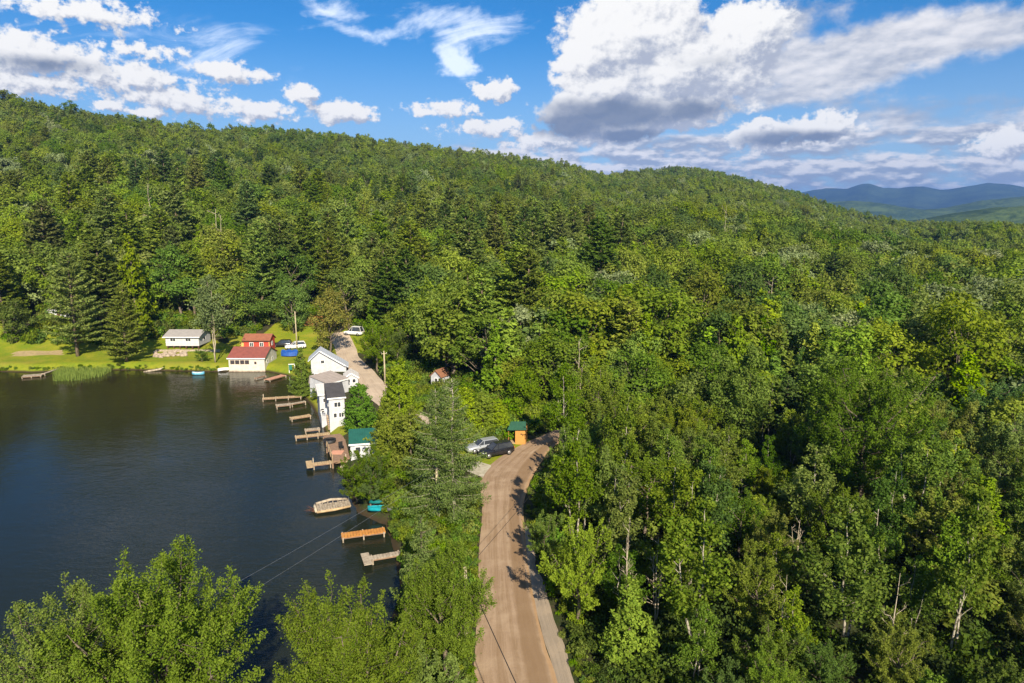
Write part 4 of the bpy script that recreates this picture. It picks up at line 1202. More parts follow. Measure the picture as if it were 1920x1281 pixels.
# yellow-leaved low trees in the brush
for px, py, H, lb in [(1690, 845, 4.5, 'yellow-green bush low beside the biggest round tree'), (1432, 880, 4.0, 'yellow-green bush under the tree with upswept limbs'), (1415, 935, 3.5, 'lowest yellow-green bush right of the leafy birch clump'),
                      (1470, 945, 3.2, 'yellow-green bush at the foot of the pale dead stems'), (1770, 860, 5.5, 'yellow-green bush right of the biggest round tree')]:
    hero('cedar', 'cedar_near', px, py, H, lb, 1.9, (1.3, 1.15, 0.6), group='yellow-green bushes in the brush')
for px, py, H, lb in [(1625, 560, 13, 'bright yellow pointed cedar standing above the biggest round tree'), (1520, 570, 12, 'yellow pointed cedar up left of the biggest round tree'), (1780, 520, 14, 'tall olive pointed cedar up right of the biggest round tree'),
                      (1850, 500, 14, 'tall olive pointed cedar near the right picture edge'), (1835, 610, 11, 'narrow yellow-green cedar near the right picture edge')]:
    hero('cedar', 'cedar_near', px, py, H, lb, 2.8, (1.2, 1.05, 0.7), group='yellowish cedars right of the road')

# ------------------------------------------------------------------ the settlement
M['white_siding'] = siding('white_siding', (0.49, 0.50, 0.53), 0.24, 0.78)
M['white_paint'] = surface('white_paint', (0.78, 0.78, 0.78), (0.66, 0.66, 0.65), 3, 0.5)
M['cream_siding'] = siding('cream_siding', (0.60, 0.56, 0.48), 0.2, 0.78)
M['grey_siding'] = siding('grey_siding', (0.52, 0.51, 0.53), 0.22, 0.86)
M['red_siding'] = siding('red_siding', (0.52, 0.055, 0.035), 0.16, 0.80)
M['orange_siding'] = siding('orange_siding', (0.52, 0.25, 0.06), 0.2, 0.85, 0)
M['brick_red'] = surface('rust_brown', (0.33, 0.10, 0.05), (0.22, 0.07, 0.04), 5)
M['red_shingle'] = siding('dark_red_shingle', (0.23, 0.065, 0.05), 0.3, 0.78, 1, 0.85)
M['brown_shingle'] = siding('brown_red_shingle', (0.26, 0.095, 0.05), 0.3, 0.8, 1, 0.85)
M['grey_shingle'] = siding('grey_shingle', (0.30, 0.28, 0.27), 0.3, 0.85, 1, 0.9)
M['charcoal_shingle'] = siding('charcoal_shingle', (0.055, 0.052, 0.055), 0.3, 0.75, 1, 0.9)
M['tan_roof'] = siding('taupe_roofing', (0.33, 0.28, 0.25), 0.9, 0.85, 0, 0.9)
M['blue_metal'] = siding('pale_blue_metal', (0.50, 0.54, 0.62), 0.35, 0.9, 0, 0.45)
M['green_metal'] = siding('green_metal', (0.018, 0.105, 0.078), 0.3, 0.8, 0, 0.45)
M['forest_green_metal'] = siding('forest_green_metal', (0.022, 0.085, 0.048), 0.3, 0.8, 0, 0.5)
M['pale_roof'] = siding('pale_roofing', (0.62, 0.59, 0.56), 0.5, 0.85, 0, 0.8)
M['orange_roof'] = surface('rusty_roof', (0.27, 0.125, 0.07), (0.19, 0.09, 0.055), 4)
M['glass'] = surface('dark_glass', (0.03, 0.035, 0.045), (0.05, 0.055, 0.06), 1, 0.08, 0, 0, 0.6)
M['dock_wood'] = surface('weathered_grey_wood', (0.40, 0.34, 0.26), (0.26, 0.21, 0.16), 3, 0.9, 0.3, 0, 0.2, (1, 1, 1))
M['tan_wood'] = surface('tan_wood', (0.46, 0.34, 0.20), (0.33, 0.23, 0.13), 3, 0.85, 0.3, 0, 0.2)
M['orange_wood'] = surface('orange_stained_wood', (0.52, 0.24, 0.055), (0.42, 0.17, 0.04), 3, 0.7, 0.3, 0, 0.3)
M['pink_wood'] = surface('reddish_boards', (0.50, 0.25, 0.16), (0.38, 0.2, 0.14), 4, 0.85, 0.2)
M['deck_wood'] = surface('brown_deck', (0.27, 0.17, 0.11), (0.19, 0.12, 0.08), 3, 0.85, 0.2)
M['stone'] = surface('field_stone', (0.42, 0.34, 0.26), (0.24, 0.19, 0.15), 2.2, 0.95, 0.6)
M['pole_wood'] = surface('pole_wood', (0.42, 0.36, 0.24), (0.30, 0.25, 0.17), 2, 0.9, 0.2)
M['black'] = surface('matt_black', (0.012, 0.012, 0.014), (0.02, 0.02, 0.02), 4, 0.6)
M['tyre'] = surface('tyre_rubber', (0.018, 0.018, 0.018), (0.03, 0.028, 0.026), 8, 0.85)
M['alloy'] = surface('alloy', (0.5, 0.5, 0.52), (0.4, 0.4, 0.42), 8, 0.35, 0, 0.8)
M['black_paint'] = surface('black_car_paint', (0.012, 0.012, 0.015), (0.018, 0.018, 0.02), 2, 0.18, 0, 0, 0.6)
M['silver_paint'] = surface('silver_car_paint', (0.42, 0.44, 0.46), (0.38, 0.40, 0.42), 2, 0.25, 0, 0.4, 0.6)
M['white_car'] = surface('white_car_paint', (0.75, 0.75, 0.75), (0.68, 0.68, 0.68), 2, 0.25, 0, 0, 0.6)
M['lamp_glass'] = surface('lamp_glass', (0.62, 0.64, 0.66), (0.5, 0.5, 0.5), 5, 0.1, 0, 0, 0.7)
M['blue_tarp'] = surface('blue_tarpaulin', (0.010, 0.055, 0.26), (0.02, 0.09, 0.36), 2.5, 0.5, 0.5)
M['teal'] = surface('turquoise_plastic', (0.01, 0.26, 0.34), (0.015, 0.36, 0.45), 3, 0.35)
M['teal_dark'] = surface('dark_teal_plastic', (0.008, 0.14, 0.14), (0.012, 0.18, 0.18), 3, 0.4)
M['grey_metal'] = surface('dull_aluminium', (0.40, 0.42, 0.44), (0.30, 0.31, 0.33), 3, 0.4, 0, 0.7)
M['sky_blue'] = surface('light_blue_plastic', (0.10, 0.42, 0.62), (0.2, 0.5, 0.65), 3, 0.4)
M['salmon'] = surface('salmon_mat', (0.60, 0.30, 0.20), (0.5, 0.24, 0.16), 4, 0.9)
M['green_cloth'] = surface('green_cloth', (0.015, 0.17, 0.12), (0.02, 0.12, 0.09), 4, 0.8, 0.3)
M['yellow_trim'] = surface('ochre_trim', (0.66, 0.40, 0.12), (0.5, 0.3, 0.1), 4, 0.7)
M['brown_trim'] = surface('dark_brown_trim', (0.10, 0.045, 0.025), (0.07, 0.03, 0.02), 4, 0.8)

def on_face(face, w, d):
    """matrix taking (u along wall, out of wall, z) to the house's own frame"""
    if face == 'front': return Matrix(((1, 0, 0, 0), (0, -1, 0, 0), (0, 0, 1, 0), (0, 0, 0, 1)))
    if face == 'right': return Matrix(((0, 1, 0, w), (1, 0, 0, 0), (0, 0, 1, 0), (0, 0, 0, 1)))
    return Matrix(((0, -1, 0, 0), (1, 0, 0, 0), (0, 0, 1, 0), (0, 0, 0, 1)))

def window(parent, face, w, d, u, z, ww, wh, frame, cols=1, label=None):
    A = on_face(face, w, d)
    f = MB(); t = 0.09
    for a, b, c, e in ((u, u + ww, z, z + t), (u, u + ww, z + wh - t, z + wh), (u, u + t, z + t, z + wh - t), (u + ww - t, u + ww, z + t, z + wh - t)):
        f.box(a, b, 0.002, 0.055, c, e, M=A)
    for k in range(1, cols):
        m = u + ww * k / cols; f.box(m - 0.03, m + 0.03, 0.002, 0.05, z + t, z + wh - t, M=A)
    fo = f.build('window', frame, parent)
    p = MB(); p.box(u + t, u + ww - t, 0.001, 0.025, z + t, z + wh - t, M=A)
    p.build('pane', M['glass'], fo)
    if label: fo['label'] = label

def slab(mb, poly, th, mi=0):
    """a roof slope: quad with thickness downwards"""
    P = [Vector(p) for p in poly]
    n = (P[1] - P[0]).cross(P[2] - P[0]).normalized()
    if n.z < 0: P = P[::-1]; n = -n
    k = len(P)
    mb.add(P + [p - n * th for p in P], [tuple(range(k)), tuple(range(2 * k - 1, k - 1, -1))] + [(i, k + i, k + (i + 1) % k, (i + 1) % k) for i in range(k)], mi)

def cottage(name, label, loc, rz, w, d, hw, rise, wall, roof, cat='house', ridge='x', over=0.3, base=-0.6, ridge_at=0.5, group=None, eave2=None, trim=None):
    """gabled house; its front wall runs from loc along its own x; ridge along x or y"""
    t = empty(name, loc, rz, label, cat, group)
    e2 = hw if eave2 is None else eave2
    wl = MB()
    if ridge == 'x':
        ym = d * ridge_at
        prof = [(0, base), (0, hw), (ym, hw + rise), (d, e2), (d, base)]
        v = [(0, y, z) for y, z in prof] + [(w, y, z) for y, z in prof]
    else:
        xm = w * ridge_at
        prof = [(0, base), (0, hw), (xm, hw + rise), (w, e2), (w, base)]
        v = [(x, 0, z) for x, z in prof] + [(x, d, z) for x, z in prof]
    fs = [(0, 1, 2, 3, 4), (9, 8, 7, 6, 5), (0, 5, 6, 1), (1, 6, 7, 2), (2, 7, 8, 3), (3, 8, 9, 4), (4, 9, 5, 0)]
    wl.add(v, fs); wl.build('wall', wall, t)
    rf = MB(); g = 0.012
    if ridge == 'x':
        s1 = rise / ym; s2 = (hw + rise - e2) / (d - ym); zt = hw + rise + 0.16
        slab(rf, [(-over, -over, hw - s1 * over + 0.16), (w + over, -over, hw - s1 * over + 0.16), (w + over, ym, zt), (-over, ym, zt)], 0.14)
        slab(rf, [(-over, ym + g, zt), (w + over, ym + g, zt), (w + over, d + over, e2 - s2 * over + 0.16), (-over, d + over, e2 - s2 * over + 0.16)], 0.14)
    else:
        s1 = rise / xm; s2 = (hw + rise - e2) / (w - xm); zt = hw + rise + 0.16
        slab(rf, [(-over, -over, hw - s1 * over + 0.16), (xm, -over, zt), (xm, d + over, zt), (-over, d + over, hw - s1 * over + 0.16)], 0.14)
        slab(rf, [(xm + g, -over, zt), (w + over, -over, e2 - s2 * over + 0.16), (w + over, d + over, e2 - s2 * over + 0.16), (xm + g, d + over, zt)], 0.14)
    ro = rf.build('roof', roof, t)
    if trim:
        tr = MB()
        if ridge == 'x':
            tr.bar((-over, -over - 0.03, hw - s1 * over + 0.08), (w + over, -over - 0.03, hw - s1 * over + 0.08), 0.05, 0.2)
        else:
            tr.bar((-over, -over - 0.03, hw - s1 * over + 0.07), (xm, -over - 0.03, zt - 0.09), 0.05, 0.2)
            tr.bar((xm, -over - 0.03, zt - 0.09), (w + over, -over - 0.03, e2 - s2 * over + 0.07), 0.05, 0.2)
        tr.build('trim', trim, t)
    return t

def door(parent, face, w, d, u, z, ww, wh, mat):
    A = on_face(face, w, d)
    o = MB().box(u, u + ww, 0.002, 0.05, z, z + wh, M=A).build('door', mat, parent)
    MB().box(u + ww - 0.16, u + ww - 0.08, 0.05, 0.11, z + wh * 0.46, z + wh * 0.5, M=A).build('handle', M['alloy'], o)

# grey cottage on posts
gx, gy = G(312, 656, 0.1); gw = G(374, 656, 0.1)[0] - gx
t = cottage('lakeside_cottage', 'grey-sided cottage with a low grey roof raised on posts above the lawn', (gx, gy, gz(gx + 3, gy + 2) + 0.05), 0, gw, 6.0, 2.55, 1.0, M['grey_siding'], M['grey_shingle'], 'cottage', base=0.45, over=0.45, trim=M['white_paint'])
for k in range(6):
    MB().box(0.15 + k * (gw - 0.5) / 5, 0.4 + k * (gw - 0.5) / 5, 0.1, 0.35, -0.6, 0.45).build('post', M['brown_trim'], t)
MB().box(-0.02, gw + 0.02, -0.03, -0.002, 1.25, 1.31).build('trim', M['white_paint'], t)
window(t, 'front', gw, 6, 1.0, 1.45, 1.3, 0.8, M['white_paint'], 2); window(t, 'front', gw, 6, 4.4, 1.45, 1.3, 0.8, M['white_paint'], 2)
window(t, 'right', gw, 6, 2.2, 1.3, 1.2, 0.9, M['white_paint'])
# stones below it
sw = MB()
for k in range(70):
    px = 290 + rng.random() * 58; f = (px - 290) / 58
    x, y = G(px, 660 + rng.random() * 9 + 2 * math.sin(f * 6), 0.1); r_ = rng.uniform(0.25, 0.6)
    sw.ellipsoid((x, y, gz(x, y) + 0.12), (r_, r_ * 0.8, r_ * 0.6), 7, 4, 0.12)
tag(sw.build('stone_wall', M['stone']), 'low field stone wall on the lawn below the grey cottage', 'stone wall')
tag(MB().box(*sorted((G(312, 652)[0], G(430, 652)[0])), 147.6, 147.75, 0.0, 0.55).build('garden_fence', M['dock_wood']), 'low grey board fence running from the grey cottage to the tall tree', 'fence')

# white cottages half hidden behind the pines at the left
for (px, py, w_, lb) in [(92, 644, 3.6, 'white cottage gable showing left of the huge lawn pine'), (124, 645, 3.0, 'second white cottage gable showing beside the trunk of the lawn pine')]:
    x, y = G(px, py, 0.3); y += 5; x *= 1.03
    t = cottage('lakeside_cottage', lb, (x, y, gz(x, y)), 0, w_, 5, 2.0, 1.3, M['white_siding'], M['grey_shingle'], 'cottage', ridge='y')
    window(t, 'front', w_, 5, w_ * 0.35, 0.8, 0.9, 0.8, M['white_paint']); door(t, 'front', w_, 5, w_ * 0.7, 0.1, 0.8, 1.8, M['brown_trim'])

# boathouse
bx, by = G(430, 697, WATER_Z); bw = G(497, 697, WATER_Z)[0] - bx
t = cottage('boathouse', 'cream boathouse with a dark red roof standing in the lake', (bx, by, WATER_Z), 0, bw, 7.2, 2.75, 1.55, M['cream_siding'], M['red_shingle'], 'boathouse', base=-0.8, over=0.25, trim=M['white_paint'])
for u in (0.35, 1.32, 2.32, 3.28): window(t, 'front', bw, 7.2, u, 1.55, 0.82, 0.78, M['brown_trim'], 2)
window(t, 'front', bw, 7.2, 5.15, 1.55, 0.42, 0.5, M['brown_trim'])
MB().box(-0.06, bw + 0.06, -0.08, 7.28, -0.8, 0.22).build('foundation', M['stone'], t)
window(t, 'right', bw, 7.2, 1.3, 1.4, 0.8, 0.8, M['white_paint']); window(t, 'right', bw, 7.2, 4.2, 1.4, 0.8, 0.8, M['white_paint'])
# red cabin
t = cottage('red_cabin', 'small bright red cabin with two white windows behind the boathouse', (-58.9, 147.2, 0.15), 0, 5.6, 3.6, 2.55, 1.05, M['red_siding'], M['brown_shingle'], 'cabin', over=0.3, base=-0.9, trim=M['brown_trim'])
for u in (1.25, 3.45): window(t, 'front', 5.6, 3.6, u, 1.15, 0.9, 0.95, M['white_paint'], 2)
window(t, 'right', 5.6, 3.6, 1.3, 1.2, 0.9, 0.9, M['white_paint'])
MB().box(-0.95, -0.04, 0.2, 2.6, -0.5, 2.0).build('porch', M['yellow_trim'], t)
MB().bar((5.62, -0.05, 0.1), (5.62, -0.05, 2.5), 0.16, 0.16).build('trim', M['yellow_trim'], t)

# white gabled house (saltbox)
hx, hy = G(584, 700, 0.0)
t = empty('gabled_house', (hx, hy, 0.0), R(13), 'white house with a lopsided gable and pale blue metal roof by the lane', 'house')
prof = [(0, -0.8), (0, 2.75), (1.7, 4.25), (6.5, 1.1), (6.5, -0.8)]; D = 3.8
wl = MB(); wl.add([(x, 0, z) for x, z in prof] + [(x, D, z) for x, z in prof], [(0, 1, 2, 3, 4), (9, 8, 7, 6, 5), (0, 5, 6, 1), (1, 6, 7, 2), (2, 7, 8, 3), (3, 8, 9, 4), (4, 9, 5, 0)])
wl.build('wall', M['white_siding'], t)
rf = MB(); slab(rf, [(-0.55, -0.45, 2.44), (1.7, -0.45, 4.42), (1.7, D + .3, 4.42), (-0.55, D + .3, 2.44)], 0.14)
slab(rf, [(1.712, -0.45, 4.42), (6.95, -0.45, 0.98), (6.95, D + .3, 0.98), (1.712, D + .3, 4.42)], 0.14); rf.build('roof', M['blue_metal'], t)
window(t, 'front', 6.5, D, 1.75, 1.75, 0.8, 0.75, M['white_paint']); window(t, 'left', 6.5, D, 1.5, 1.2, 0.9, 0.9, M['white_paint'])
MB().bar((6.4, -0.5, 1.22), (1.75, -0.5, 4.28), 0.05, 0.22).build('trim', M['white_paint'], t)

# low brown-roofed house in front of it
a = GV(616, 719, 2.3); b_ = GV(653, 709, 2.3)
ang = math.atan2(b_.y - a.y, b_.x - a.x); w_ = (b_ - a).length
t = cottage('low_house', 'low white house with a flat taupe roof below the gabled house', (a.x, a.y, 0), ang, w_, 4.6, 2.15, 0.75, M['white_siding'], M['tan_roof'], 'house', ridge_at=0.96, over=0.15, base=-0.9, trim=M['white_paint'])
door(t, 'front', w_, 4.6, 0.35, 0.0, 0.75, 1.75, M['glass']); window(t, 'front', w_, 4.6, 1.5, 0.85, 1.2, 0.8, M['white_paint'], 2)
window(t, 'left', w_, 4.6, 1.4, 0.9, 1.2, 0.9, M['white_paint'])
c = GV(645, 725, 0.4)
t = cottage('small_annex', 'small white gabled annex at the right end of the low house', (c.x, c.y + 0.6, 0), R(14), 2.3, 3.6, 1.75, 0.75, M['white_siding'], M['pale_roof'], 'annex', ridge='y', over=0.2, base=-0.9, trim=M['white_paint'])
window(t, 'front', 2.3, 3.6, 0.3, 0.8, 0.7, 0.8, M['white_paint']); window(t, 'front', 2.3, 3.6, 1.25, 0.8, 0.7, 0.8, M['white_paint'])
c = GV(590, 721, -0.2)
t = empty('white_terrace', (c.x, c.y, -0.6), R(10), 'white walled terrace on the lake side of the low house', 'terrace')
MB().box(0, 2.6, 0, 3.6, -0.5, 1.5).build('wall', M['white_siding'], t); MB().box(-0.1, 2.7, -0.1, 3.7, 1.502, 1.62).build('floor_deck', M['pale_roof'], t)
for k in range(5): MB().box(0.0 + k * 0.6, 0.08 + k * 0.6, -0.04, 0.04, 1.62, 2.4).build('post', M['white_paint'], t)
MB().bar((-0.05, 0, 2.43), (2.65, 0, 2.43), 0.08, 0.07).build('railing', M['white_paint'], t)
MB().bar((2.9, -1.2, 0.4), (2.9, -1.2, 2.4), 0.1, 0.1).build('pillar', M['white_paint'], t)

# two-storey lakeside cottage
k0 = GV(619, 804, -0.3); k1 = GV(648, 801, -0.3)
ang = math.atan2(k1.y - k0.y, k1.x - k0.x); w_ = (k1 - k0).length
t = cottage('tall_cottage', 'narrow two-storey white cottage with a charcoal roof facing the docks', (k0.x, k0.y, -0.4), ang, w_, 4.2, 4.55, 1.15, M['white_siding'], M['charcoal_shingle'], 'cottage', ridge_at=0.97, over=0.22, base=-0.8, trim=M['white_paint'])
window(t, 'front', w_, 4.2, 0.65, 3.15, 1.05, 0.85, M['white_paint'], 2)
window(t, 'front', w_, 4.2, 0.5, 1.6, 0.6, 0.8, M['white_paint']); window(t, 'front', w_, 4.2, 1.25, 1.6, 0.8, 0.8, M['white_paint'], 2)
window(t, 'left', w_, 4.2, 1.0, 3.1, 0.8, 0.9, M['white_paint'])
l0 = GV(593, 790, -0.2)
t = cottage('lake_cottage', 'white cottage wing with pale roof and porch left of the charcoal-roofed cottage', (l0.x, l0.y + 2.2, -0.4), ang, 2.0, 4.6, 3.6, 0.55, M['white_siding'], M['pale_roof'], 'cottage', ridge_at=0.95, over=0.25, base=-0.8, trim=M['white_paint'])
window(t, 'front', 2.0, 4.6, 0.45, 2.35, 0.5, 0.75, M['white_paint']); window(t, 'front', 2.0, 4.6, 1.15, 2.35, 0.5, 0.75, M['white_paint'])
door(t, 'front', 2.0, 4.6, 1.1, 0.1, 0.7, 1.7, M['glass'])
MB().box(0.0, 2.05, -2.3, -0.05, -0.8, 0.9).build('porch', M['white_siding'], t)
for k in range(4): MB().box(0.02 + k * 0.64, 0.1 + k * 0.64, -2.3, -2.22, 0.9, 1.75).build('post', M['white_paint'], t)
MB().bar((0, -2.26, 1.78), (2.05, -2.26, 1.78), 0.08, 0.07).build('railing', M['white_paint'], t)
s0 = GV(616, 806, -0.5)
t = empty('wooden_stairs', (s0.x, s0.y + 0.1, -0.5), ang, 'brown wooden stairs between the two white cottages', 'stairs')
for k in range(8):
    MB().box(0.0, 0.62, k * 0.27, k * 0.27 + 0.27, k * 0.2, k * 0.2 + 0.12).build('step', M['tan_wood'], t)
for sx in (-0.08, 0.64): MB().bar((sx + 0.02, -0.05, 0.0), (sx + 0.02, 2.2, 1.62), 0.06, 0.22).build('stringer', M['deck_wood'], t)
c = GV(609, 762, 1.2)
t = empty('patio_umbrella', (c.x, c.y, 0.55), 0, 'closed dark red patio umbrella on the cottage porch', 'umbrella')
MB().tube([(0, 0, -0.6), (0, 0, 1.9)], [0.03, 0.03], 6).build('pole', M['alloy'], t)
MB().tube([(0, 0, 0.8), (0, 0, 1.2), (0, 0, 1.95)], [0.16, 0.13, 0.02], 8).build('canopy', M['brick_red'], t)
c = GV(605, 778, 0.6)
t = empty('kettle_grill', (c.x, c.y, 0.5), 0, 'black round barbecue grill on the cottage porch', 'grill')
MB().ellipsoid((0, 0, 0.75), (0.3, 0.3, 0.26), 10, 6).build('bowl', M['black'], t)
for k in range(3): MB().tube([(0.1 * math.cos(k * 2.1), 0.1 * math.sin(k * 2.1), 0.6), (0.32 * math.cos(k * 2.1), 0.32 * math.sin(k * 2.1), 0.0)], [0.02, 0.02], 5).build('leg', M['alloy'], t)

# green-roofed lake house and its deck
a = GV(657, 834, 1.7); b_ = GV(690, 823, 1.7)
ang = 0.22
t = cottage('green_roofed_house', 'white lake house with a green metal roof behind the wooden deck', (a.x, a.y, -0.3), ang, 3.3, 3.4, 2.0, 0.85, M['white_siding'], M['green_metal'], 'house', ridge_at=0.94, over=0.22, base=-0.6, trim=M['white_paint'])
window(t, 'front', 3.3, 3.4, 0.5, 0.9, 0.8, 0.8, M['white_paint']); door(t, 'left', 3.3, 3.4, 0.6, 0.1, 0.85, 1.75, M['white_paint'])
window(t, 'left', 3.3, 3.4, 2.0, 0.9, 0.8, 0.8, M['white_paint'])
dk = pxpoly([(607, 817), (644, 812), (656, 858), (624, 866), (613, 838)], -0.35)
t = empty('wooden_deck', (0, 0, 0), 0, 'brown wooden deck on the water in front of the green-roofed house', 'deck')
MB().prism(dk, -0.55, -0.35).build('deck_boards', M['deck_wood'], t)
for p in dk: MB().bar((p[0], p[1], -2.6), (p[0], p[1], -0.56), 0.18, 0.18).build('post', M['deck_wood'], t)
p0, p1 = dk[3], dk[4]
MB().bar((p0[0], p0[1], 0.4), (p1[0], p1[1], 0.4), 0.08, 0.08).build('railing', M['tan_wood'], t)
MB().bar((p0[0], p0[1], 0.05), (p1[0], p1[1], 0.05), 0.06, 0.06).build('railing', M['tan_wood'], t)
for k in range(4):
    q = (p0[0] + (p1[0] - p0[0]) * k / 3, p0[1] + (p1[1] - p0[1]) * k / 3)
    MB().bar((q[0], q[1], -0.35), (q[0], q[1], 0.36), 0.08, 0.08).build('post', M['tan_wood'], t)
c = GV(618, 826, -0.1)
t = empty('round_spa', (c.x, c.y, -0.345), 0, 'black round hot tub on the brown wooden deck', 'hot tub')
tb = MB(); nseg = 20
ring = [(math.cos(2 * math.pi * k / nseg), math.sin(2 * math.pi * k / nseg)) for k in range(nseg)]
vs = []
for r_, z in ((0.80, 0), (0.86, 0.42), (0.74, 0.44), (0.70, 0.2)): vs += [(r_ * a_, r_ * b2, z) for a_, b2 in ring]
fs = [(j * nseg + k, j * nseg + (k + 1) % nseg, (j + 1) * nseg + (k + 1) % nseg, (j + 1) * nseg + k) for j in range(3) for k in range(nseg)] + [tuple(3 * nseg + k for k in range(nseg))]
tb.add(vs, fs, 0, True); tb.build('tub_shell', M['black'], t)
MB().tube([(0, 0, 0.21), (0, 0, 0.25)], [0.68, 0.68], 16).build('cover', M['black'], t)
c = GV(633, 847, -0.3)
tag(MB().box(c.x - 0.75, c.x + 0.75, c.y - 0.9, c.y + 0.5, -0.346, -0.30).build('outdoor_rug', M['salmon'], bevel=0.01), 'salmon coloured rug on the brown wooden deck', 'rug')
c = GV(640, 838, 0)
t = empty('garden_chair', (c.x, c.y, -0.346), 0.6, 'dark garden chair beside the rug on the deck', 'chair')
MB().box(-0.28, 0.28, -0.28, 0.28, 0.38, 0.45).build('seat', M['black'], t); MB().box(-0.28, 0.28, 0.24, 0.3, 0.452, 1.0).build('backrest', M['black'], t)
for sx in (-0.24, 0.24):
    for sy in (-0.24, 0.24): MB().box(sx - 0.03, sx + 0.03, sy - 0.03, sy + 0.03, 0, 0.38).build('leg', M['black'], t)

# docks
def dock(label, a, b, width, mat, posts=3, z=-0.72, high=(), group='wooden docks along the shore', tee=None, name='wooden_dock'):
    """planked walkway on posts from sight a to sight b (sighted at its top, height z)"""
    A = GV(a[0], a[1], z); B = GV(b[0], b[1], z)
    t = empty(name, (A.x, A.y, WATER_Z), math.atan2(B.y - A.y, B.x - A.x), label, 'dock', group)
    L = (B - A).length; h = z - WATER_Z
    pl = MB(); k = 0.0
    while k < L - 0.05:
        j = rng.uniform(-0.03, 0.03)
        pl.box(k, min(k + 0.26, L), -width / 2 + j, width / 2 + j, h - 0.06, h); k += 0.285
    pl.build('planks', mat, t)
    for s in (-1, 1): MB().box(0, L, s * (width / 2 - 0.14) - 0.05, s * (width / 2 - 0.14) + 0.05, h - 0.22, h - 0.062).build('beam', M['deck_wood'], t)
    for q in range(posts):
        u = 0.12 + (L - 0.3) * q / max(1, posts - 1)
        for s in (-1, 1):
            MB().box(u - 0.06, u + 0.06, s * (width / 2 + 0.07) - 0.06, s * (width / 2 + 0.07) + 0.06, -1.6, h + (0.6 if (q, s) in high else 0.03)).build('post', M['dock_wood'], t)
    if tee:
        pt = MB(); k = -tee / 2
        while k < tee / 2 - 0.05:
            pt.box(-0.75, -0.012, k, k + 0.26, h - 0.055, h + 0.004); k += 0.285
        pt.build('cross_planks', mat, t)
    return t
dock('tan plank dock with a tall end post, upper of the twin docks', (492, 747), (566, 742), 0.9, M['tan_wood'], 4, high=((0, 1),))
dock('grey plank dock below the tan twin dock', (517, 760), (545, 757), 1.1, M['dock_wood'], 2, -0.65)
dock('narrow grey gangway joining the lower twin dock to the shore', (545, 757), (573, 752), 0.5, M['dock_wood'], 2, -0.65)
dock('short tan dock below the white cottage lawn', (544, 784), (582, 778), 0.95, M['tan_wood'], 2)
dock('short weathered dock just above the long tan dock', (571, 806), (600, 803), 0.9, M['dock_wood'], 2)
dock('long tan dock leading to the wooden deck', (553, 819), (618, 812), 0.9, M['tan_wood'], 4)
dock('tan T-shaped dock with tall corner posts below the wooden deck', (586, 870), (652, 862), 0.85, M['tan_wood'], 3, -0.6, ((0, 1), (2, 1)), tee=2.4)
dock('bright orange plank dock under the trees', (640, 1004), (722, 993), 1.05, M['orange_wood'], 3)
dock('grey T-shaped dock nearest the roadside maple', (695, 1046), (752, 1036), 0.75, M['dock_wood'], 2, tee=2.3)
dock('low grey raft dock at the left end of the lake', (42, 705), (80, 702), 1.8, M['dock_wood'], 3, -0.85)
dock('thin grey gangway from the raft dock to the lawn', (80, 701), (118, 688), 0.5, M['dock_wood'], 2, -0.75)
dock('reddish board landing beside the boathouse', (500, 712), (532, 703), 1.3, M['pink_wood'], 2, -0.8)
dock('thin dark gangplank between the boathouse and the reddish landing', (478, 709), (498, 704), 0.4, M['deck_wood'], 2, -0.85)

# broken timber dock with driftwood
A = GV(594, 950, -0.7); B = GV(648, 942, -0.7)
t = empty('timber_crib', (A.x, A.y, WATER_Z), math.atan2(B.y - A.y, B.x - A.x), 'broken timber dock with raised rim and driftwood at its end', 'dock')
pl = MB(); k = 0.0
while k < 3.3:
    pl.box(k, k + 0.24, -0.85 + rng.uniform(-0.12, 0.12), 0.75 + rng.uniform(-0.1, 0.1), 0.32 + rng.uniform(-0.03, 0.03), 0.40 + rng.uniform(-0.01, 0.03)); k += 0.27
pl.build('planks', M['dock_wood'], t)
MB().tube([(-0.1, 0.95, 0.42), (1.6, 1.05, 0.62), (3.4, 0.9, 0.5)], [0.13, 0.16, 0.12], 8).build('rim_log', M['dock_wood'], t)
MB().tube([(-0.1, -0.95, 0.25), (1.7, -1.0, 0.3), (3.4, -0.85, 0.34)], [0.12, 0.15, 0.12], 8).build('rim_log', M['tan_wood'], t)
MB().tube([(-0.15, -0.95, 0.3), (-0.2, 0.1, 0.5), (-0.1, 0.95, 0.45)], [0.13, 0.15, 0.12], 8).build('rim_log', M['dead_wood'], t)
for k in range(5): MB().bar((0.2 + 0.6 * k, -0.7, 0.46), (0.7 + 0.55 * k, 0.7 + 0.1 * k, 0.52), 0.1, 0.05).build('loose_board', M['dock_wood'], t)
dw = Wood()
for k in range(9):
    a_ = rng.uniform(2.2, 4.2); L = rng.uniform(0.6, 1.4)
    dw.tube(bend((-0.2, rng.uniform(-0.4, 0.3), 0.1), (-0.2 + L * math.cos(a_), L * math.sin(a_), rng.uniform(0.0, 0.45)), -0.1, 4, 0.06), [0.05, 0.04, 0.03, 0.02, 0.012], 5)
o = bpy.data.objects.new('driftwood', wood_mesh('driftwood', dw, M['brown_trim'])); col.objects.link(o); o.location = t.location; o.rotation_euler = t.rotation_euler
tag(o, 'tangle of dark driftwood branches in the water off the broken dock', 'driftwood')
c = GV(654, 938, -0.6)
t = empty('antenna_post', (c.x, c.y, -0.9), 0, 'thin pale post with a crossbar at the shore end of the broken dock', 'post')
MB().tube([(0, 0, -0.3), (0, 0, 1.25)], [0.035, 0.03], 6).build('pole', M['alloy'], t); MB().bar((-0.45, 0, 1.27), (0.45, 0.1, 1.27), 0.05, 0.04).build('crossbar', M['alloy'], t)
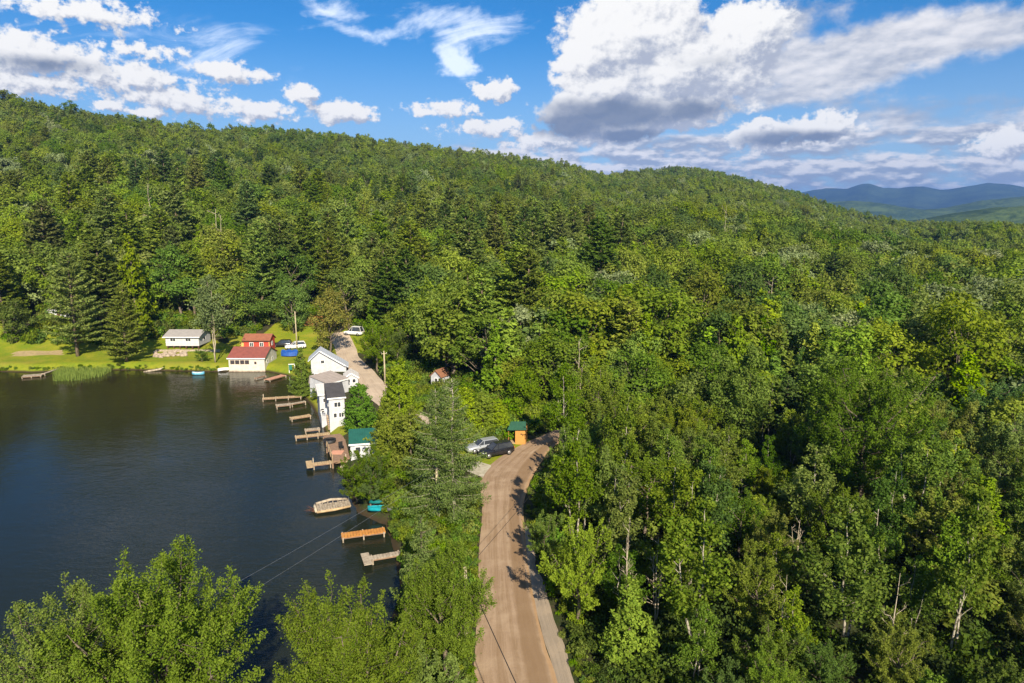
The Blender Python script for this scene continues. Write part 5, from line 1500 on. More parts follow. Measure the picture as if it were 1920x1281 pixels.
# rocks at the end of the T-dock
for k, (px, py) in enumerate([(645, 874), (651, 870), (641, 880), (648, 886), (655, 880)]):
    x, y = G(px, py, -1.0); r_ = rng.uniform(0.35, 0.6)
    o = MB().ellipsoid((0, 0, 0), (r_, r_ * 0.8, r_ * 0.55), 8, 5, 0.12).build('boulder', M['stone'], None, (x, y, -1.15))
    tag(o, 'tan boulder at the shore end of the T-shaped dock', 'boulder', 'boulders at the T-shaped dock')

# boats
def hull(name, label, loc, rz, L, W, H, mat, inside, cat='boat', group=None, rot=None, cover=None):
    t = empty(name, loc, rz, label, cat, group)
    if rot: t.rotation_euler = rot
    st = []; n = 9; prof = [(1.0, 0.0), (0.98, -0.45), (0.7, -0.85), (0.0, -1.0)]
    vs = []; fs = []
    for i in range(n):
        u = i / (n - 1); w = W / 2 * max(0.04, math.sin(math.pi * (0.06 + 0.88 * u)) ** 0.6); lift = H * 0.35 * abs(2 * u - 1) ** 2.5
        row = [(s * w * a_, H * (1 + b2) + lift * (1 + b2 * 0.4)) for s, (a_, b2) in [(1, p) for p in prof] + [(-1, p) for p in prof[-2::-1]]]
        vs += [(L * (u - 0.5), y, z) for y, z in row]
    m = len(prof) * 2 - 1
    for i in range(n - 1):
        for j in range(m - 1): fs.append((i * m + j, (i + 1) * m + j, (i + 1) * m + j + 1, i * m + j + 1))
    fs.append(tuple(range(m))); fs.append(tuple((n - 1) * m + j for j in range(m))[::-1])
    h = MB(); h.add(vs, fs, 0, True); h.build('hull', mat, t)
    d = MB(); vs2 = []
    for i in range(n):
        a_, b2 = vs[i * m], vs[i * m + m - 1]; vs2 += [(a_[0], a_[1] * 0.93, a_[2] - 0.05), (b2[0], b2[1] * 0.93, b2[2] - 0.05)]
    d.add(vs2, [(2 * i, 2 * i + 1, 2 * i + 3, 2 * i + 2) for i in range(n - 1)]); d.build('deck', inside, t)
    for u in (-0.18, 0.15): MB().box(L * u, L * u + L * 0.06, -W * 0.4, W * 0.4, H * 0.96, H * 1.0 + 0.03).build('seat', inside, t)
    return t
c = GV(372, 701, WATER_Z + 0.2)
hull('rowing_boat', 'light blue and white small boat moored at the lawn edge', (c.x, c.y, WATER_Z - 0.05), 0.1, 2.3, 1.1, 0.5, M['sky_blue'], M['white_paint'])
c = GV(419, 687, -0.2)
hull('rowing_boat', 'white overturned rowing boat pulled up beside the boathouse', (c.x, c.y, gz(c.x, c.y) + 0.5), 0, 2.2, 1.0, 0.5, M['white_paint'], M['tan_wood'], rot=(R(172), 0, R(25)))
c = GV(718, 943, 0.2)
hull('kayak', 'dark teal kayak lying on the bank under the larch', (c.x - 0.1, c.y + 0.6, gz(c.x, c.y + 0.6)), 0.25, 2.9, 0.85, 0.42, M['teal_dark'], M['teal_dark'], 'kayak', 'kayaks under the larch')
hull('kayak', 'bright turquoise kayak lying on the bank under the larch', (c.x, c.y - 0.35, gz(c.x, c.y - 0.35)), 0.15, 3.0, 0.9, 0.42, M['teal'], M['teal'], 'kayak', 'kayaks under the larch')
c = GV(752, 955, 0.1)
hull('canoe', 'dull grey metal canoe at the right end of the kayaks', (c.x, c.y, gz(c.x, c.y)), 0.1, 2.8, 0.6, 0.35, M['grey_metal'], M['grey_metal'], 'canoe')
c = GV(283, 697, WATER_Z)
tag(MB().tube([(c.x - 1.3, c.y - 0.3, WATER_Z + 0.02), (c.x, c.y, WATER_Z + 0.18), (c.x + 1.4, c.y + 0.8, WATER_Z + 0.3), (c.x + 2.0, c.y + 1.2, WATER_Z + 0.55)], [0.14, 0.2, 0.2, 0.12], 8).build('fallen_log', M['dead_wood']), 'pale fallen log lying in the water at the lawn edge', 'log')
# blue tarp
c = GV(526, 668, 0.2); x0 = c.x; x1 = GV(556, 668, 0.2).x
t = empty('tarped_boat', ((x0 + x1) / 2, c.y + 1.0, gz(x0, c.y)), 0.06, 'boat on stands under a bright blue tarpaulin on the lawn', 'covered boat')
tp = MB(); W_ = (x1 - x0); vs = []; nn = 9
for i in range(nn):
    u = i / (nn - 1); w = 0.95 * math.sin(math.pi * (0.12 + 0.8 * u)) ** 0.5; hgt = 1.25 + 0.12 * math.sin(u * 17)
    vs += [(W_ * (u - 0.5), -w * 1.1, 0.12), (W_ * (u - 0.5), -w, hgt * 0.75), (W_ * (u - 0.5), 0, hgt * 1.06), (W_ * (u - 0.5), w, hgt * 0.75), (W_ * (u - 0.5), w * 1.1, 0.12)]
fs = [(i * 5 + j, i * 5 + j + 1, (i + 1) * 5 + j + 1, (i + 1) * 5 + j) for i in range(nn - 1) for j in range(4)] + [(0, 1, 2, 3, 4), tuple(nn * 5 - 5 + j for j in range(5))[::-1]]
tp.add(vs, fs); tp.build('tarpaulin', M['blue_tarp'], t)
for u in (-1, 1): MB().box(u * W_ * 0.3 - 0.1, u * W_ * 0.3 + 0.1, -0.5, 0.5, -0.2, 0.11).build('stand', M['brown_trim'], t)
c = GV(546, 690, 0.2)
t = empty('clothes_rack', (c.x, c.y, gz(c.x, c.y)), 0.2, 'pale post rack hung with green cloth at the right of the lawn', 'rack')
MB().box(-0.5, 0.7, -0.05, 0.05, 1.5, 1.62).build('crossbar', M['white_paint'], t)
for sx in (-0.45, 0.6): MB().box(sx, sx + 0.1, -0.05, 0.05, -0.2, 1.5).build('post', M['white_paint'], t)
MB().box(-0.42, 0.15, -0.12, -0.052, 0.45, 1.5).build('cloth', M['green_cloth'], t)

# cars
def car(name, label, loc, rz, paint, L=4.6, W=1.82, H=1.62, cat='car', group=None):
    """nose towards its own +x"""
    t = empty(name, loc, rz, label, cat, group)
    st = [(-0.5, 0.60, 0.42, 0.78), (-0.485, 0.86, 0.36, 0.93), (-0.40, 0.97, 0.24, 1.0), (-0.1, 1.0, 0.22, 0.99), (0.18, 1.0, 0.22, 0.97), (0.36, 0.97, 0.24, 0.90), (0.46, 0.90, 0.28, 0.80), (0.5, 0.66, 0.36, 0.62)]
    vs = []; fs = []
    for u, wf, z0, z1 in st:
        w = W / 2 * wf; x = L * u
        vs += [(x, -w * 0.94, z0), (x, -w, (z0 + z1) / 2), (x, -w * 0.95, z1 - 0.06), (x, -w * 0.84, z1), (x, w * 0.84, z1), (x, w * 0.95, z1 - 0.06), (x, w, (z0 + z1) / 2), (x, w * 0.94, z0)]
    for i in range(len(st) - 1):
        for j in range(8): fs.append((i * 8 + j, i * 8 + (j + 1) % 8, (i + 1) * 8 + (j + 1) % 8, (i + 1) * 8 + j))
    fs += [tuple(range(7, -1, -1)), tuple((len(st) - 1) * 8 + j for j in range(8))]
    b = MB(); b.add(vs, fs, 0, True); b.build('body', paint, t)
    zb, zt = 0.96, H
    lo = [(-0.47, 0.80), (-0.30, 0.84), (0.02, 0.84), (0.20, 0.78)]; hi = [(-0.40, 0.62), (-0.28, 0.68), (0.0, 0.68), (0.04, 0.64)]
    gl = MB(); g = []
    for (u, w), (u2, w2) in zip(lo, hi): g += [(L * u, -W / 2 * w, zb), (L * u, W / 2 * w, zb), (L * u2, -W / 2 * w2, zt - 0.05), (L * u2, W / 2 * w2, zt - 0.05)]
    f = []
    for i in range(3): a_ = i * 4; f += [(a_, a_ + 4, a_ + 6, a_ + 2), (a_ + 1, a_ + 3, a_ + 7, a_ + 5)]
    f += [(0, 2, 3, 1), (12, 13, 15, 14)]
    gl.add(g, f); gl.build('window', M['glass'], t)
    rf = MB(); rr = []
    for u2, w2 in hi: rr += [(L * u2, -W / 2 * w2 * 1.03, zt - 0.06), (L * u2, -W / 2 * w2 * 0.8, zt), (L * u2, W / 2 * w2 * 0.8, zt), (L * u2, W / 2 * w2 * 1.03, zt - 0.06)]
    f = [(i * 4 + j, i * 4 + j + 1, (i + 1) * 4 + j + 1, (i + 1) * 4 + j) for i in range(3) for j in range(3)]
    rf.add(rr, f); rf.build('roof', paint, t)
    for (u, w), (u2, w2) in zip(lo[0:1] + lo[2:], hi[0:1] + hi[2:]):
        for s in (-1, 1): MB().bar((L * u, s * W / 2 * w * 1.005, zb), (L * u2, s * W / 2 * w2 * 1.01, zt - 0.05), 0.07, 0.05).build('pillar', paint, t)
    for u in (-0.31, 0.31):
        for s in (-1, 1):
            wv = MB().tube([(L * u, s * (W / 2 - 0.2), 0.34), (L * u, s * (W / 2 + 0.015), 0.34)], [0.34, 0.34], 16).build('wheel', M['tyre'], t)
            MB().tube([(L * u, s * (W / 2 + 0.004), 0.34), (L * u, s * (W / 2 + 0.03), 0.34)], [0.22, 0.2], 12).build('rim', M['alloy'], wv)
    for s in (-1, 1):
        MB().ellipsoid((L * 0.465, s * W * 0.36, 0.72), (0.13, 0.17, 0.075), 8, 5).build('headlight', M['lamp_glass'], t)
        MB().ellipsoid((-L * 0.485, s * W * 0.37, 0.84), (0.06, 0.12, 0.1), 8, 5).build('tail_light', M['red_siding'], t)
        MB().ellipsoid((L * 0.15, s * (W / 2 + 0.08), 1.02), (0.09, 0.1, 0.07), 8, 5).build('mirror', paint, t)
    return t
car('parked_car', 'black car parked beside the wooden kiosk', (-2.0, 82.2, 0.065), R(209), M['black_paint'])
car('parked_car', 'silver car parked on the far side of the black car', (-3.8, 83.8, 0.065), R(207), M['silver_paint'], H=1.5)
c = GV(546, 652, 1.0)
car('parked_car', 'white car parked on the lawn behind the blue tarpaulin', (c.x, c.y + 3, gz(c.x, c.y + 3)), R(200), M['white_car'])
car('parked_car', 'dark car between the red cabin and the white car', (c.x - 3.6, c.y + 4.6, gz(c.x - 3.6, c.y + 4.6)), R(190), M['black_paint'])
c = GV(664, 632, 1.0)
car('parked_van', 'white van half hidden at the top of the lane', (c.x, c.y, gz(c.x, c.y)), R(160), M['white_car'], 5.0, 1.95, 2.1, 'van')

# wooden kiosk by the road
kx, ky = G(966, 833, 0.0)
t = empty('wooden_kiosk', (kx, ky, 0.0), R(-9), 'orange wooden kiosk with a green roof and open porch by the road', 'kiosk')
MB().box(0, 1.36, 0, 1.9, -0.3, 2.0).build('wall', M['orange_siding'], t)
MB().box(-1.0, -0.01, 0.1, 1.8, -0.25, 0.12).build('porch_floor', M['tan_wood'], t)
MB().box(-0.06, -0.002, 0.5, 1.3, 0.125, 1.75).build('door', M['brick_red'], t)
for sy in (0.12, 1.7): MB().box(-0.98, -0.86, sy, sy + 0.12, 0.122, 1.9).build('post', M['brick_red'], t)
MB().box(-0.97, -0.9, 0.3, 1.65, 0.6, 0.7).build('railing', M['brick_red'], t)
rf = MB(); slab(rf, [(-1.05, -0.22, 1.95), (1.52, -0.22, 2.1), (1.25, 0.95, 2.9), (-0.7, 0.95, 2.8)], 0.09); slab(rf, [(-1.05, 2.12, 1.95), (1.52, 2.12, 2.1), (1.25, 0.962, 2.9), (-0.7, 0.962, 2.8)], 0.09)
rf.build('roof', M['forest_green_metal'], t)
MB().add([(0, 0.003, 2.002), (1.36, 0.003, 2.002), (1.25, 0.85, 2.75), (0.1, 0.85, 2.75)], [(0, 1, 2, 3)]).build('gable_wall', M['orange_siding'], t)
MB().box(0.72, 0.88, -0.03, -0.002, 1.35, 1.5).build('vent', M['black'], t)

# tiny cottage with orange roof, in the trees
ux, uy = G(806, 724, 0.0)
t = cottage('tiny_cottage', 'tiny white cottage with an orange-brown roof deep in the trees', (ux + 0.2, uy + 0.2, 0.1), R(-28), 2.2, 2.8, 1.75, 1.0, M['white_siding'], M['orange_roof'], 'cottage', ridge='y', over=0.25, base=-0.5)
window(t, 'front', 2.2, 2.8, 0.75, 0.7, 0.7, 0.75, M['white_paint']); window(t, 'left', 2.2, 2.8, 0.9, 0.7, 0.8, 0.75, M['white_paint'])
# cabin in the trees right of the road
cx, cy = G(1168, 952, 0.0)
t = cottage('forest_cabin', 'small cabin with red wall and grey roof among the trees right of the road', (cx, cy + 0.8, 0), R(12), 2.7, 3.2, 1.9, 0.9, M['brick_red'], M['grey_shingle'], 'cabin', ridge='y', over=0.25, base=-0.3, trim=M['white_paint'])
window(t, 'front', 2.7, 3.2, 0.9, 0.8, 0.9, 0.8, M['white_paint']); door(t, 'left', 2.7, 3.2, 1.0, 0.05, 0.8, 1.7, M['white_paint'])

# utility poles and wires
POLE_TOP = {}
def pole(key, label, x, y, h, arm=True):
    z = gz(x, y)
    t = empty('utility_pole', (x, y, z), 0.3, label, 'utility pole', 'utility poles')
    MB().tube([(0, 0, -0.4), (0.02, 0, h * 0.5), (0, 0, h)], [0.16, 0.14, 0.11], 8).build('pole_shaft', M['pole_wood'], t)
    if arm:
        MB().bar((-0.5, 0, h - 0.5), (0.5, 0, h - 0.5), 0.09, 0.1).build('crossarm', M['pole_wood'], t)
        for s in (-0.45, 0.45): MB().tube([(s, 0, h - 0.45), (s, 0, h - 0.26)], [0.04, 0.03], 6).build('insulator', M['alloy'], t)
    POLE_TOP[key] = Vector((x, y, z + h - 0.3))
px_, py_ = G(557, 655, 0.3)
pole('a', 'tall pale utility pole at the right edge of the lawn slope', px_, py_, 8.6, False)
px_, py_ = G(722, 722, 0.0)
pole('b', 'dark utility pole beside the lane and the pointed cedar', px_, py_, 6.2)
a = G(893, 1066, 6.0); pole('c', 'utility pole hidden in the roadside maple', a[0] - 0.75, a[1] - 0.3, 6.3, False)
pole('d', 'low utility pole among the birches at the road bend', 6.6, 72.5, 5.2, False)
pole('f', 'utility pole hidden inside the tall larch', -7.3, 62.6, 6.2, False)
def wire(label, a, b, sag, r_=0.018):
    a, b = Vector(a), Vector(b); pts = []
    for i in range(17):
        u = i / 16; p = a.lerp(b, u); p.z -= sag * 4 * u * (1 - u); pts.append(p)
    tag(MB().tube(pts, [r_] * 17, 5).build('overhead_wire', M['black' if 'road' in label else 'grey_metal']), label, 'wire', 'overhead wires')
wire('dark wire spanning the dirt road from the hidden maple pole towards the viewer', POLE_TOP['c'], (6.2, 12, 6.6), 0.35, 0.028)
wire('thin dark wire crossing the dirt road to the pole at the bend', POLE_TOP['c'], POLE_TOP['d'], 0.25, 0.016)
wire('upper thin pale wire over the lake', POLE_TOP['f'], GV(395, 1120, 5.5), 0.15, 0.008)
wire('lower thin pale wire over the lake', POLE_TOP['f'] + Vector((0.5, -0.3, -0.2)), GV(430, 1135, 5.0), 0.15, 0.008)
c = GV(1076, 1190, 0.1)
t = empty('road_marker', (c.x, c.y, gz(c.x, c.y)), 0.4, 'small white board on a stake beside the gravel shoulder', 'marker')
MB().box(-0.05, 0.05, -0.03, 0.03, -0.2, 0.5).build('stake', M['pole_wood'], t); MB().box(-0.24, 0.24, -0.05, -0.032, 0.36, 0.5).build('board', M['white_paint'], t)
c = GV(1240, 966, 0.1)
for k in range(5):
    x, y = c.x + rng.uniform(-2.2, 1.2), c.y + rng.uniform(-1.4, 0.8); r_ = rng.uniform(0.4, 0.9)
    tag(MB().ellipsoid((0, 0, 0), (r_, r_ * 0.8, r_ * 0.55), 8, 5, 0.14).build('boulder', M['stone'], None, (x, y, gz(x, y) + 0.1)), 'pale boulder in the clearing beside the red forest cabin', 'boulder', 'boulders by the forest cabin')

# reeds
def build_reeds():
    P = pxpoly([(92, 688), (215, 683), (222, 693), (190, 708), (140, 716), (100, 716)], WATER_Z)
    xs = [p[0] for p in P]; ys = [p[1] for p in P]
    X_ = rng.uniform(min(xs), max(xs), 9000); Y_ = rng.uniform(min(ys), max(ys), 9000)
    sd = poly_sd(X_, Y_, P); ok = sd < -rng.random(9000) * 1.2
    X_, Y_ = X_[ok], Y_[ok]; k = len(X_)
    h = rng.uniform(0.5, 1.15, k); a = rng.random(k) * 6.28; l = rng.normal(size=(k, 2)) * 0.12; w = 0.045
    Z0 = np.full(k, WATER_Z - 0.1)
    ca, sa = np.cos(a) * w, np.sin(a) * w
    V = np.stack([np.stack([X_ - ca, Y_ - sa, Z0], 1), np.stack([X_ + ca, Y_ + sa, Z0], 1), np.stack([X_ + ca * 0.3 + l[:, 0], Y_ + sa * 0.3 + l[:, 1], Z0 + h], 1), np.stack([X_ - ca * 0.3 + l[:, 0], Y_ - sa * 0.3 + l[:, 1], Z0 + h], 1)], 1).reshape(-1, 3)
    me = bpy.data.meshes.new('reeds')
    me.vertices.add(k * 4); me.vertices.foreach_set('co', V.astype(np.float32).ravel())
    me.loops.add(k * 4); me.loops.foreach_set('vertex_index', np.arange(k * 4, dtype=np.int32))
    me.polygons.add(k); me.polygons.foreach_set('loop_start', np.arange(0, k * 4, 4, dtype=np.int32))
    at = me.attributes.new('tint', 'FLOAT', 'FACE'); at.data.foreach_set('value', rng.random(k).astype(np.float32))
    me.materials.append(leaf_mat('reed', (0.13, 0.20, 0.03), (0.24, 0.30, 0.06), 0.3, 0.01, 0.02))
    me.update(calc_edges=True)
    o = bpy.data.objects.new('reeds', me); col.objects.link(o)
    tag(o, 'green reeds standing in the shallow water', kind='stuff')
build_reeds()

# ------------------------------------------------------------------ far hills
def far_ridge(name, label, dist, depth, prof, mat, seed, amp):
    """a range of hills at its true distance: prof = (azimuth, elevation of the skyline in degrees)"""
    az = np.linspace(prof[0][0], prof[-1][0], 260); e = np.interp(az, [p[0] for p in prof], [p[1] for p in prof])
    r_ = np.random.default_rng(seed)
    rows = 26; V = []; F = []
    from mathutils import noise as mn
    for j in range(rows):
        t = j / (rows - 1)
        d = dist - depth * (1 - t) if t <= 1 else dist
        for i in range(len(az)):
            top = CAM_Z + dist * math.tan(R(e[i]))
            h = -60 + (top + 60) * (math.sin(t * math.pi / 2) ** 1.5)
            th = R(az[i])
            wob = mn.fractal(Vector((d * math.sin(th) / (depth * 0.45), d * math.cos(th) / (depth * 0.45), seed)), 0.9, 2.1, 6) * amp * 9
            h += wob * (0.36 + 0.64 * math.sin(t * math.pi) ** 0.8)
            V.append((d * math.sin(th), d * math.cos(th), h))
    na = len(az)
    for j in range(rows - 1):
        for i in range(na - 1): F.append((j * na + i, j * na + i + 1, (j + 1) * na + i + 1, (j + 1) * na + i))
    b0 = len(V)
    for i in range(na):
        v = V[(rows - 1) * na + i]; V.append((v[0] * 1.12, v[1] * 1.12, -120))
    for i in range(na - 1): F.append(((rows - 1) * na + i, (rows - 1) * na + i + 1, b0 + i + 1, b0 + i))
    mb = MB(); mb.add(V, F, 0, True)
    tag(mb.build(name, mat), label, kind='structure')
def wooded(name, c, c2, s):
    m, nt, out = new_mat(name)
    pos = geopos(nt)
    n1 = noise(nt, pos, s, 8, 0.7); n2 = noise(nt, pos, s * 0.12, 4, 0.6)
    b = nt.nodes.new('ShaderNodeBsdfDiffuse')
    nt.links.new(mixc(nt, (n1 * 0.6 + n2 * 0.6).ss(0.5, 0.72), c, c2), b.inputs[0])
    bp = nt.nodes.new('ShaderNodeBump'); bp.inputs['Strength'].default_value = 1.0; bp.inputs['Distance'].default_value = 8
    nt.links.new(n1.s, bp.inputs['Height']); nt.links.new(bp.outputs[0], b.inputs['Normal'])
    nt.links.new(b.outputs[0], out.inputs[0])
    return m
wood1 = wooded('wooded_slopes', (0.020, 0.036, 0.022), (0.050, 0.078, 0.036), 0.03)
wood2 = wooded('wooded_hills', (0.030, 0.055, 0.018), (0.085, 0.125, 0.035), 0.05)
far_ridge('mountains', 'blue wooded mountains on the horizon', 8500, 3600, [(14, 0.6), (19, 0.9), (22.5, 1.45), (24.2, 1.75), (25.6, 1.72), (26.4, 1.95), (27, 2.02), (28, 1.65), (29, 1.6), (30, 1.78), (31.5, 1.55), (32.6, 1.7), (34.2, 1.98), (35.4, 1.85), (36.6, 1.55), (39, 1.3), (45, 0.9)], wood1, 3, 9)
far_ridge('hills', 'wooded hills in front of the mountains', 4300, 1500, [(20, 0.3), (24, 0.75), (26, 0.95), (28, 0.75), (30.5, 0.35), (32, 0.5), (34, 0.95), (36.5, 1.1), (45, 0.9)], wood2, 5, 4)
far_ridge('terrain', 'dark wooded rise beyond the forest', 2200, 700, [(20, -0.4), (30, -0.45), (32.5, 0.05), (34.5, 0.35), (36.8, 0.5), (45, 0.6)], wood2, 8, 2.0)

# ------------------------------------------------------------------ sky, sun, air, camera
SUN_EL, SUN_AZ = R(33), math.atan2(0.26, -0.966)        # azimuth measured from +y towards +x
sun_dir = Vector((math.sin(SUN_AZ) * math.cos(SUN_EL), math.cos(SUN_AZ) * math.cos(SUN_EL), math.sin(SUN_EL)))
sl = bpy.data.lights.new('sun', 'SUN'); sl.energy = 5.0; sl.angle = R(0.5); sl.color = (1.0, 0.88, 0.68)
so = bpy.data.objects.new('sun', sl); col.objects.link(so); so.rotation_euler = (-sun_dir).to_track_quat('-Z', 'Y').to_euler()

def build_world():
    w = bpy.data.worlds.new('World'); scene.world = w; w.use_nodes = True
    nt = w.node_tree; nt.nodes.clear()
    out = nt.nodes.new('ShaderNodeOutputWorld'); bg = nt.nodes.new('ShaderNodeBackground')
    sky = nt.nodes.new('ShaderNodeTexSky'); sky.sky_type = 'NISHITA'; sky.sun_disc = False
    sky.sun_elevation = SUN_EL; sky.sun_rotation = SUN_AZ; sky.air_density = 1.0; sky.dust_density = 0.4; sky.ozone_density = 2.0
    dirv = nt.nodes.new('ShaderNodeTexCoord').outputs['Generated']
    sp = nt.nodes.new('ShaderNodeSeparateXYZ'); nt.links.new(dirv, sp.inputs[0])
    dx, dy, dz = (X(nt, sp.outputs[i]) for i in range(3))
    D = 57.29578
    az = dx.atan2(dy) * D; el = dz.max(-1.0).min(1.0).asin() * D
    def P(px, py, rx, ry, wgt=1.0):                 # a cloud's bearing, height and size in degrees
        u = (px - 960) / 1280; v = (640.5 - py) / 1280
        d = (u, math.cos(PITCH) + v * math.sin(PITCH), -math.sin(PITCH) + v * math.cos(PITCH))
        k = D / 1280
        return (math.degrees(math.atan2(d[0], d[1])), math.degrees(math.atan2(d[2], math.hypot(d[0], d[1]))), rx * k * 0.93, ry * k * 0.93, wgt)
    def blobs(lst, a, e):
        acc = None
        for (ca, ce, ra, re, wg) in lst:
            q = (1.0 - (((a - ca) * (1 / ra)).pow(2.0) + ((e - ce) * (1 / re)).pow(2.0)).sqrt()) * wg
            acc = q if acc is None else acc._b('SMOOTH_MAX', q, 0.25)
        return acc
    BIG = [P(1190, 70, 150, 105), P(1110, 110, 95, 65), P(1290, 130, 170, 75), P(1400, 70, 95, 70), P(1130, 165, 90, 60), P(1100, 205, 110, 45, .8), P(1140, 235, 130, 40, .8), P(1260, 205, 160, 45, .8)]
    SMALL = [P(925, 170, 52, 24), P(830, 205, 85, 24), P(640, 210, 85, 24), P(490, 208, 75, 28), P(570, 175, 42, 22), P(205, 200, 36, 14), P(280, 212, 44, 12),
             P(60, 105, 175, 46), P(230, 140, 150, 30, .9), P(80, 155, 140, 30, .9), P(330, 185, 120, 38, .7), P(170, 25, 170, 30, .75), P(430, 135, 100, 22, .8), P(260, 95, 90, 18, .7), P(900, 240, 130, 24, .85), P(1440, 255, 95, 36), P(1540, 240, 85, 34), P(1440, 230, 30, 14), (-29.0, 21.0, 8.0, 2.4, 1.0), (-16.0, 24.0, 6.0, 2.0, .8), P(1890, 270, 60, 34), P(1010, 262, 90, 30, .8)]
    DARK = [P(1150, 215, 170, 42), P(1080, 235, 110, 36), P(1180, 255, 130, 22, .8), P(1300, 205, 100, 34, .7), P(1440, 262, 110, 22, .7), P(1540, 258, 100, 20, .7), P(70, 118, 120, 20, .5), P(1320, 118, 70, 24, .38)]
    co = lambda a, e, s, z: comb(nt, a * s, e * (s * 1.25), z)
    def density(a, e):
        wa = noise(nt, co(a, e, 0.42, 11.3), 1.0, 5, 0.62) - 0.5; we = noise(nt, co(a, e, 0.50, 31.9), 1.0, 5, 0.62) - 0.5
        n = noise(nt, co(a, e, 0.36, 1.7), 1.0, 8, 0.58)
        n2 = noise(nt, co(a, e, 1.15, 5.2), 1.0, 7, 0.60)
        big = blobs(BIG, a + wa * 3.2, e + we * 2.4); sm = blobs(SMALL, a + wa * 4.0, e + we * 1.5)
        return (big * 1.6 + (n - 0.5) * 1.2 + (n2 - 0.5) * 0.75 - 0.05).max(sm * 1.0 + (n - 0.5) * 1.0 + (n2 - 0.5) * 1.5 - 0.16)
    ST = 0.55
    d0 = density(az, el)
    d1 = density(az - 0.85, el + 1.05)                # towards the light: left and up
    d2 = density(az - 0.26, el + 0.36)
    lit = (d0 - d1) * 0.34 + (d0 - d2) * 0.62 + 0.79
    bigm = d0.ss(-0.04, 0.30)
    dk = (blobs(DARK, az, el) * 1.3 + (noise(nt, co(az, el, 0.22, 9.3), 1.0, 6, 0.6) - 0.5) * 1.4).ss(0.05, 0.85)
    lum = lit.min(1.03).max(0.48)
    ccol = mixc(nt, lum.ss(0.42, 1.0), (0.44, 0.48, 0.58), (1.0, 0.985, 0.96))
    ccol = mixc(nt, dk * 0.92, ccol, (0.185, 0.235, 0.335))
    # layered field, thicker to the right and near the horizon: seen in true perspective
    inv = 1.0 / 1.0
    zz = (dz + 0.045).max(0.02)
    qx = dx / zz; qy = dy / zz
    f1 = noise(nt, comb(nt, qx * 0.62, qy * 0.30, 2.2), 1.0, 8, 0.58, dist=0.35)
    f2 = noise(nt, comb(nt, qx * 0.62 - 0.10, qy * 0.30 - 0.30, 2.2), 1.0, 8, 0.58, dist=0.35)
    f3 = noise(nt, co(az, el, 0.16, 7.7), 1.0, 7, 0.6)
    right = az.ss(-4.0, 13.0); low = 1.0 - el.ss(3.5, 8.5)
    up_right = blobs([P(1600, 110, 330, 95), P(1780, 190, 260, 60, .7), P(1500, 30, 140, 60, .8), P(1850, 60, 200, 70, .9), P(1480, 180, 160, 50, .8)], az, el)
    cover = el.ss(17.5, 25.0) * 0.27 + right * low * 0.40 + (up_right.max(-0.4) + 0.4) * 0.37 * right + low * (1.0 - right) * 0.12  # first term: unseen clouds overhead, added to grey the lake and whiten ambient light
    f4 = noise(nt, comb(nt, az * 0.30, el * 0.78, 63.1), 1.0, 7, 0.54)
    f5 = noise(nt, comb(nt, az * 0.30 - 0.06, el * 0.78 + 0.24, 63.1), 1.0, 7, 0.54)
    lowband = (1.0 - el.ss(4.2, 7.0)) * az.ss(-12.0, 2.0)
    fd_ = ((f1 * 0.42 + f3 * 0.80 + cover - 0.86) * (1.0 - lowband)).max((f4 + 0.41 - 0.76) * 1.15 * lowband.ss(0.0, 0.6) - (1.0 - lowband) * 0.05)
    field = fd_.ss(0.0, 0.17)
    flum = (f1 - f2) * 1.6 * (1.0 - lowband) + (f4 - f5) * (lowband * 3.2 + 1.0) + (f3 - 0.5) * 0.8 + 0.57
    fcol = mixc(nt, flum.ss(0.28, 1.0), (0.38, 0.43, 0.53), (0.95, 0.92, 0.91))
    # thin streaks high up
    s1 = noise(nt, comb(nt, az * 0.10 + el * 0.20, el * 0.42 - az * 0.16, 4.4), 1.0, 7, 0.6, dist=0.8)
    wq = noise(nt, co(az, el, 0.22, 41.3), 1.0, 6, 0.6) - 0.5; wr = noise(nt, co(az, el, 0.26, 51.9), 1.0, 6, 0.6) - 0.5
    streak = blobs([P(700, 60, 110, 26), P(620, 20, 90, 26), P(860, 120, 30, 62, 1.2), P(880, 50, 150, 36, .8), P(330, 80, 200, 60, .5)], az + wq * 6.0, el + wr * 4.0)
    wisp = (streak.max(-0.4) * 0.6 + s1 * 1.3 - 0.72).ss(0.0, 0.55) * 0.75
    base = mixc(nt, 1.0, sky.outputs[0], (0.085, 0.335, 0.55), 'MULTIPLY')
    g = nt.nodes.new('ShaderNodeVectorMath'); g.operation = 'SCALE'; g.inputs['Scale'].default_value = 0.11
    nt.links.new(base, g.inputs[0])
    hz = (1.0 - el.ss(0.0, 15.0)) * 0.70
    skyc = mixc(nt, hz, g.outputs[0], (0.30, 0.36, 0.45))
    c = mixc(nt, wisp, skyc, (0.62, 0.66, 0.72))
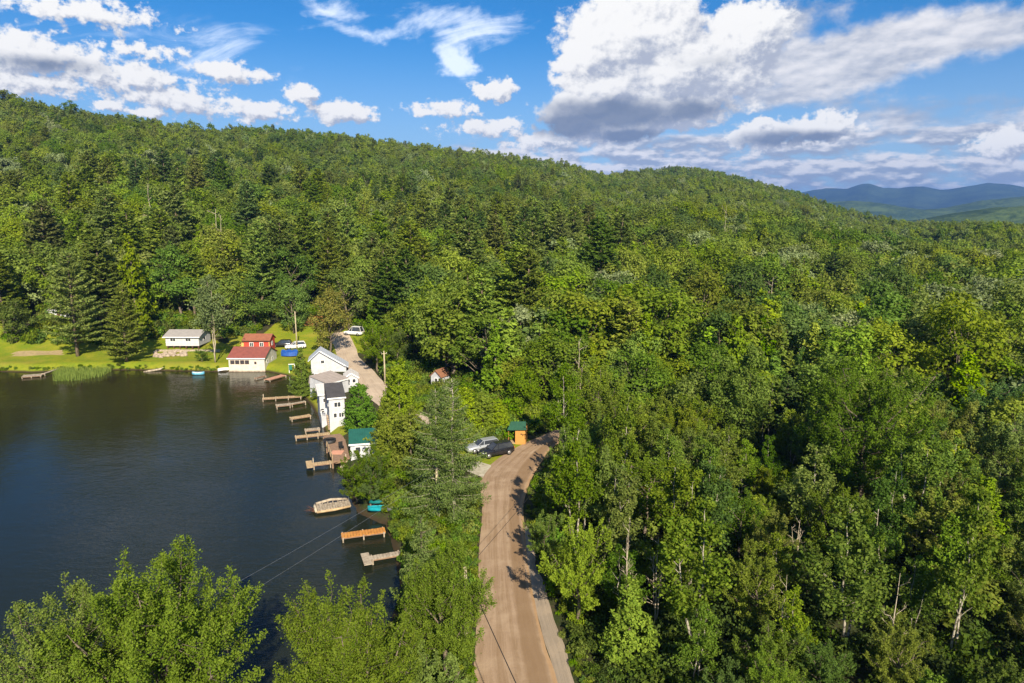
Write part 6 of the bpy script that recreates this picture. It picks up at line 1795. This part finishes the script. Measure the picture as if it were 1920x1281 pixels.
    cs = nt.nodes.new('ShaderNodeVectorMath'); cs.operation = 'SCALE'; cs.inputs['Scale'].default_value = CLOUD
    nt.links.new(fcol, cs.inputs[0])
    c = mixc(nt, field * 0.93, c, cs.outputs[0])
    cs = nt.nodes.new('ShaderNodeVectorMath'); cs.operation = 'SCALE'; cs.inputs['Scale'].default_value = CLOUD
    nt.links.new(ccol, cs.inputs[0])
    c = mixc(nt, bigm, c, cs.outputs[0])
    nt.links.new(c, bg.inputs['Color']); bg.inputs['Strength'].default_value = 1.0
    nt.links.new(bg.outputs[0], out.inputs['Surface'])
    w.cycles.sampling_method = 'MANUAL'; w.cycles.sample_map_resolution = 512
CLOUD = 0.54
build_world()

hb = MB(); hb.box(-9800, 11500, -400, 11500, -140, 372)
hm, hnt, hout = new_mat('haze')
pv = hnt.nodes.new('ShaderNodeVolumePrincipled'); pv.inputs['Color'].default_value = (0.19, 0.40, 0.92, 1); pv.inputs['Density'].default_value = 1.1e-4; pv.inputs['Anisotropy'].default_value = 0.2
hnt.links.new(pv.outputs[0], hout.inputs['Volume'])
tag(hb.build('haze', hm), 'thin blue summer haze', kind='stuff')

cam = bpy.data.cameras.new('camera'); cam.lens = 24; cam.sensor_width = 36; cam.clip_start = 0.5; cam.clip_end = 40000
co_ = bpy.data.objects.new('camera', cam); col.objects.link(co_)
co_.location = (0, 0, CAM_Z); co_.rotation_euler = (math.pi / 2 - PITCH, 0, 0)
scene.camera = co_
vs_ = scene.view_settings
scene.display_settings.display_device = 'sRGB'
vs_.view_transform = 'Standard'; vs_.look = 'None'; vs_.exposure = 1.0; vs_.gamma = 1.0; vs_.use_curve_mapping = False
cy_ = scene.cycles
cy_.max_bounces = 6; cy_.diffuse_bounces = 3; cy_.glossy_bounces = 3; cy_.transmission_bounces = 3; cy_.transparent_max_bounces = 4; cy_.volume_bounces = 0
cy_.caustics_reflective = False; cy_.caustics_refractive = False
cy_.use_denoising = True
print('individual trees', int(single.sum()), 'forest mass', len(pts), 'bushes', len(bp_))
for k in LIMIT: print(k, sum(1 for i in range(n) if single[i] and KIND[i] == k))
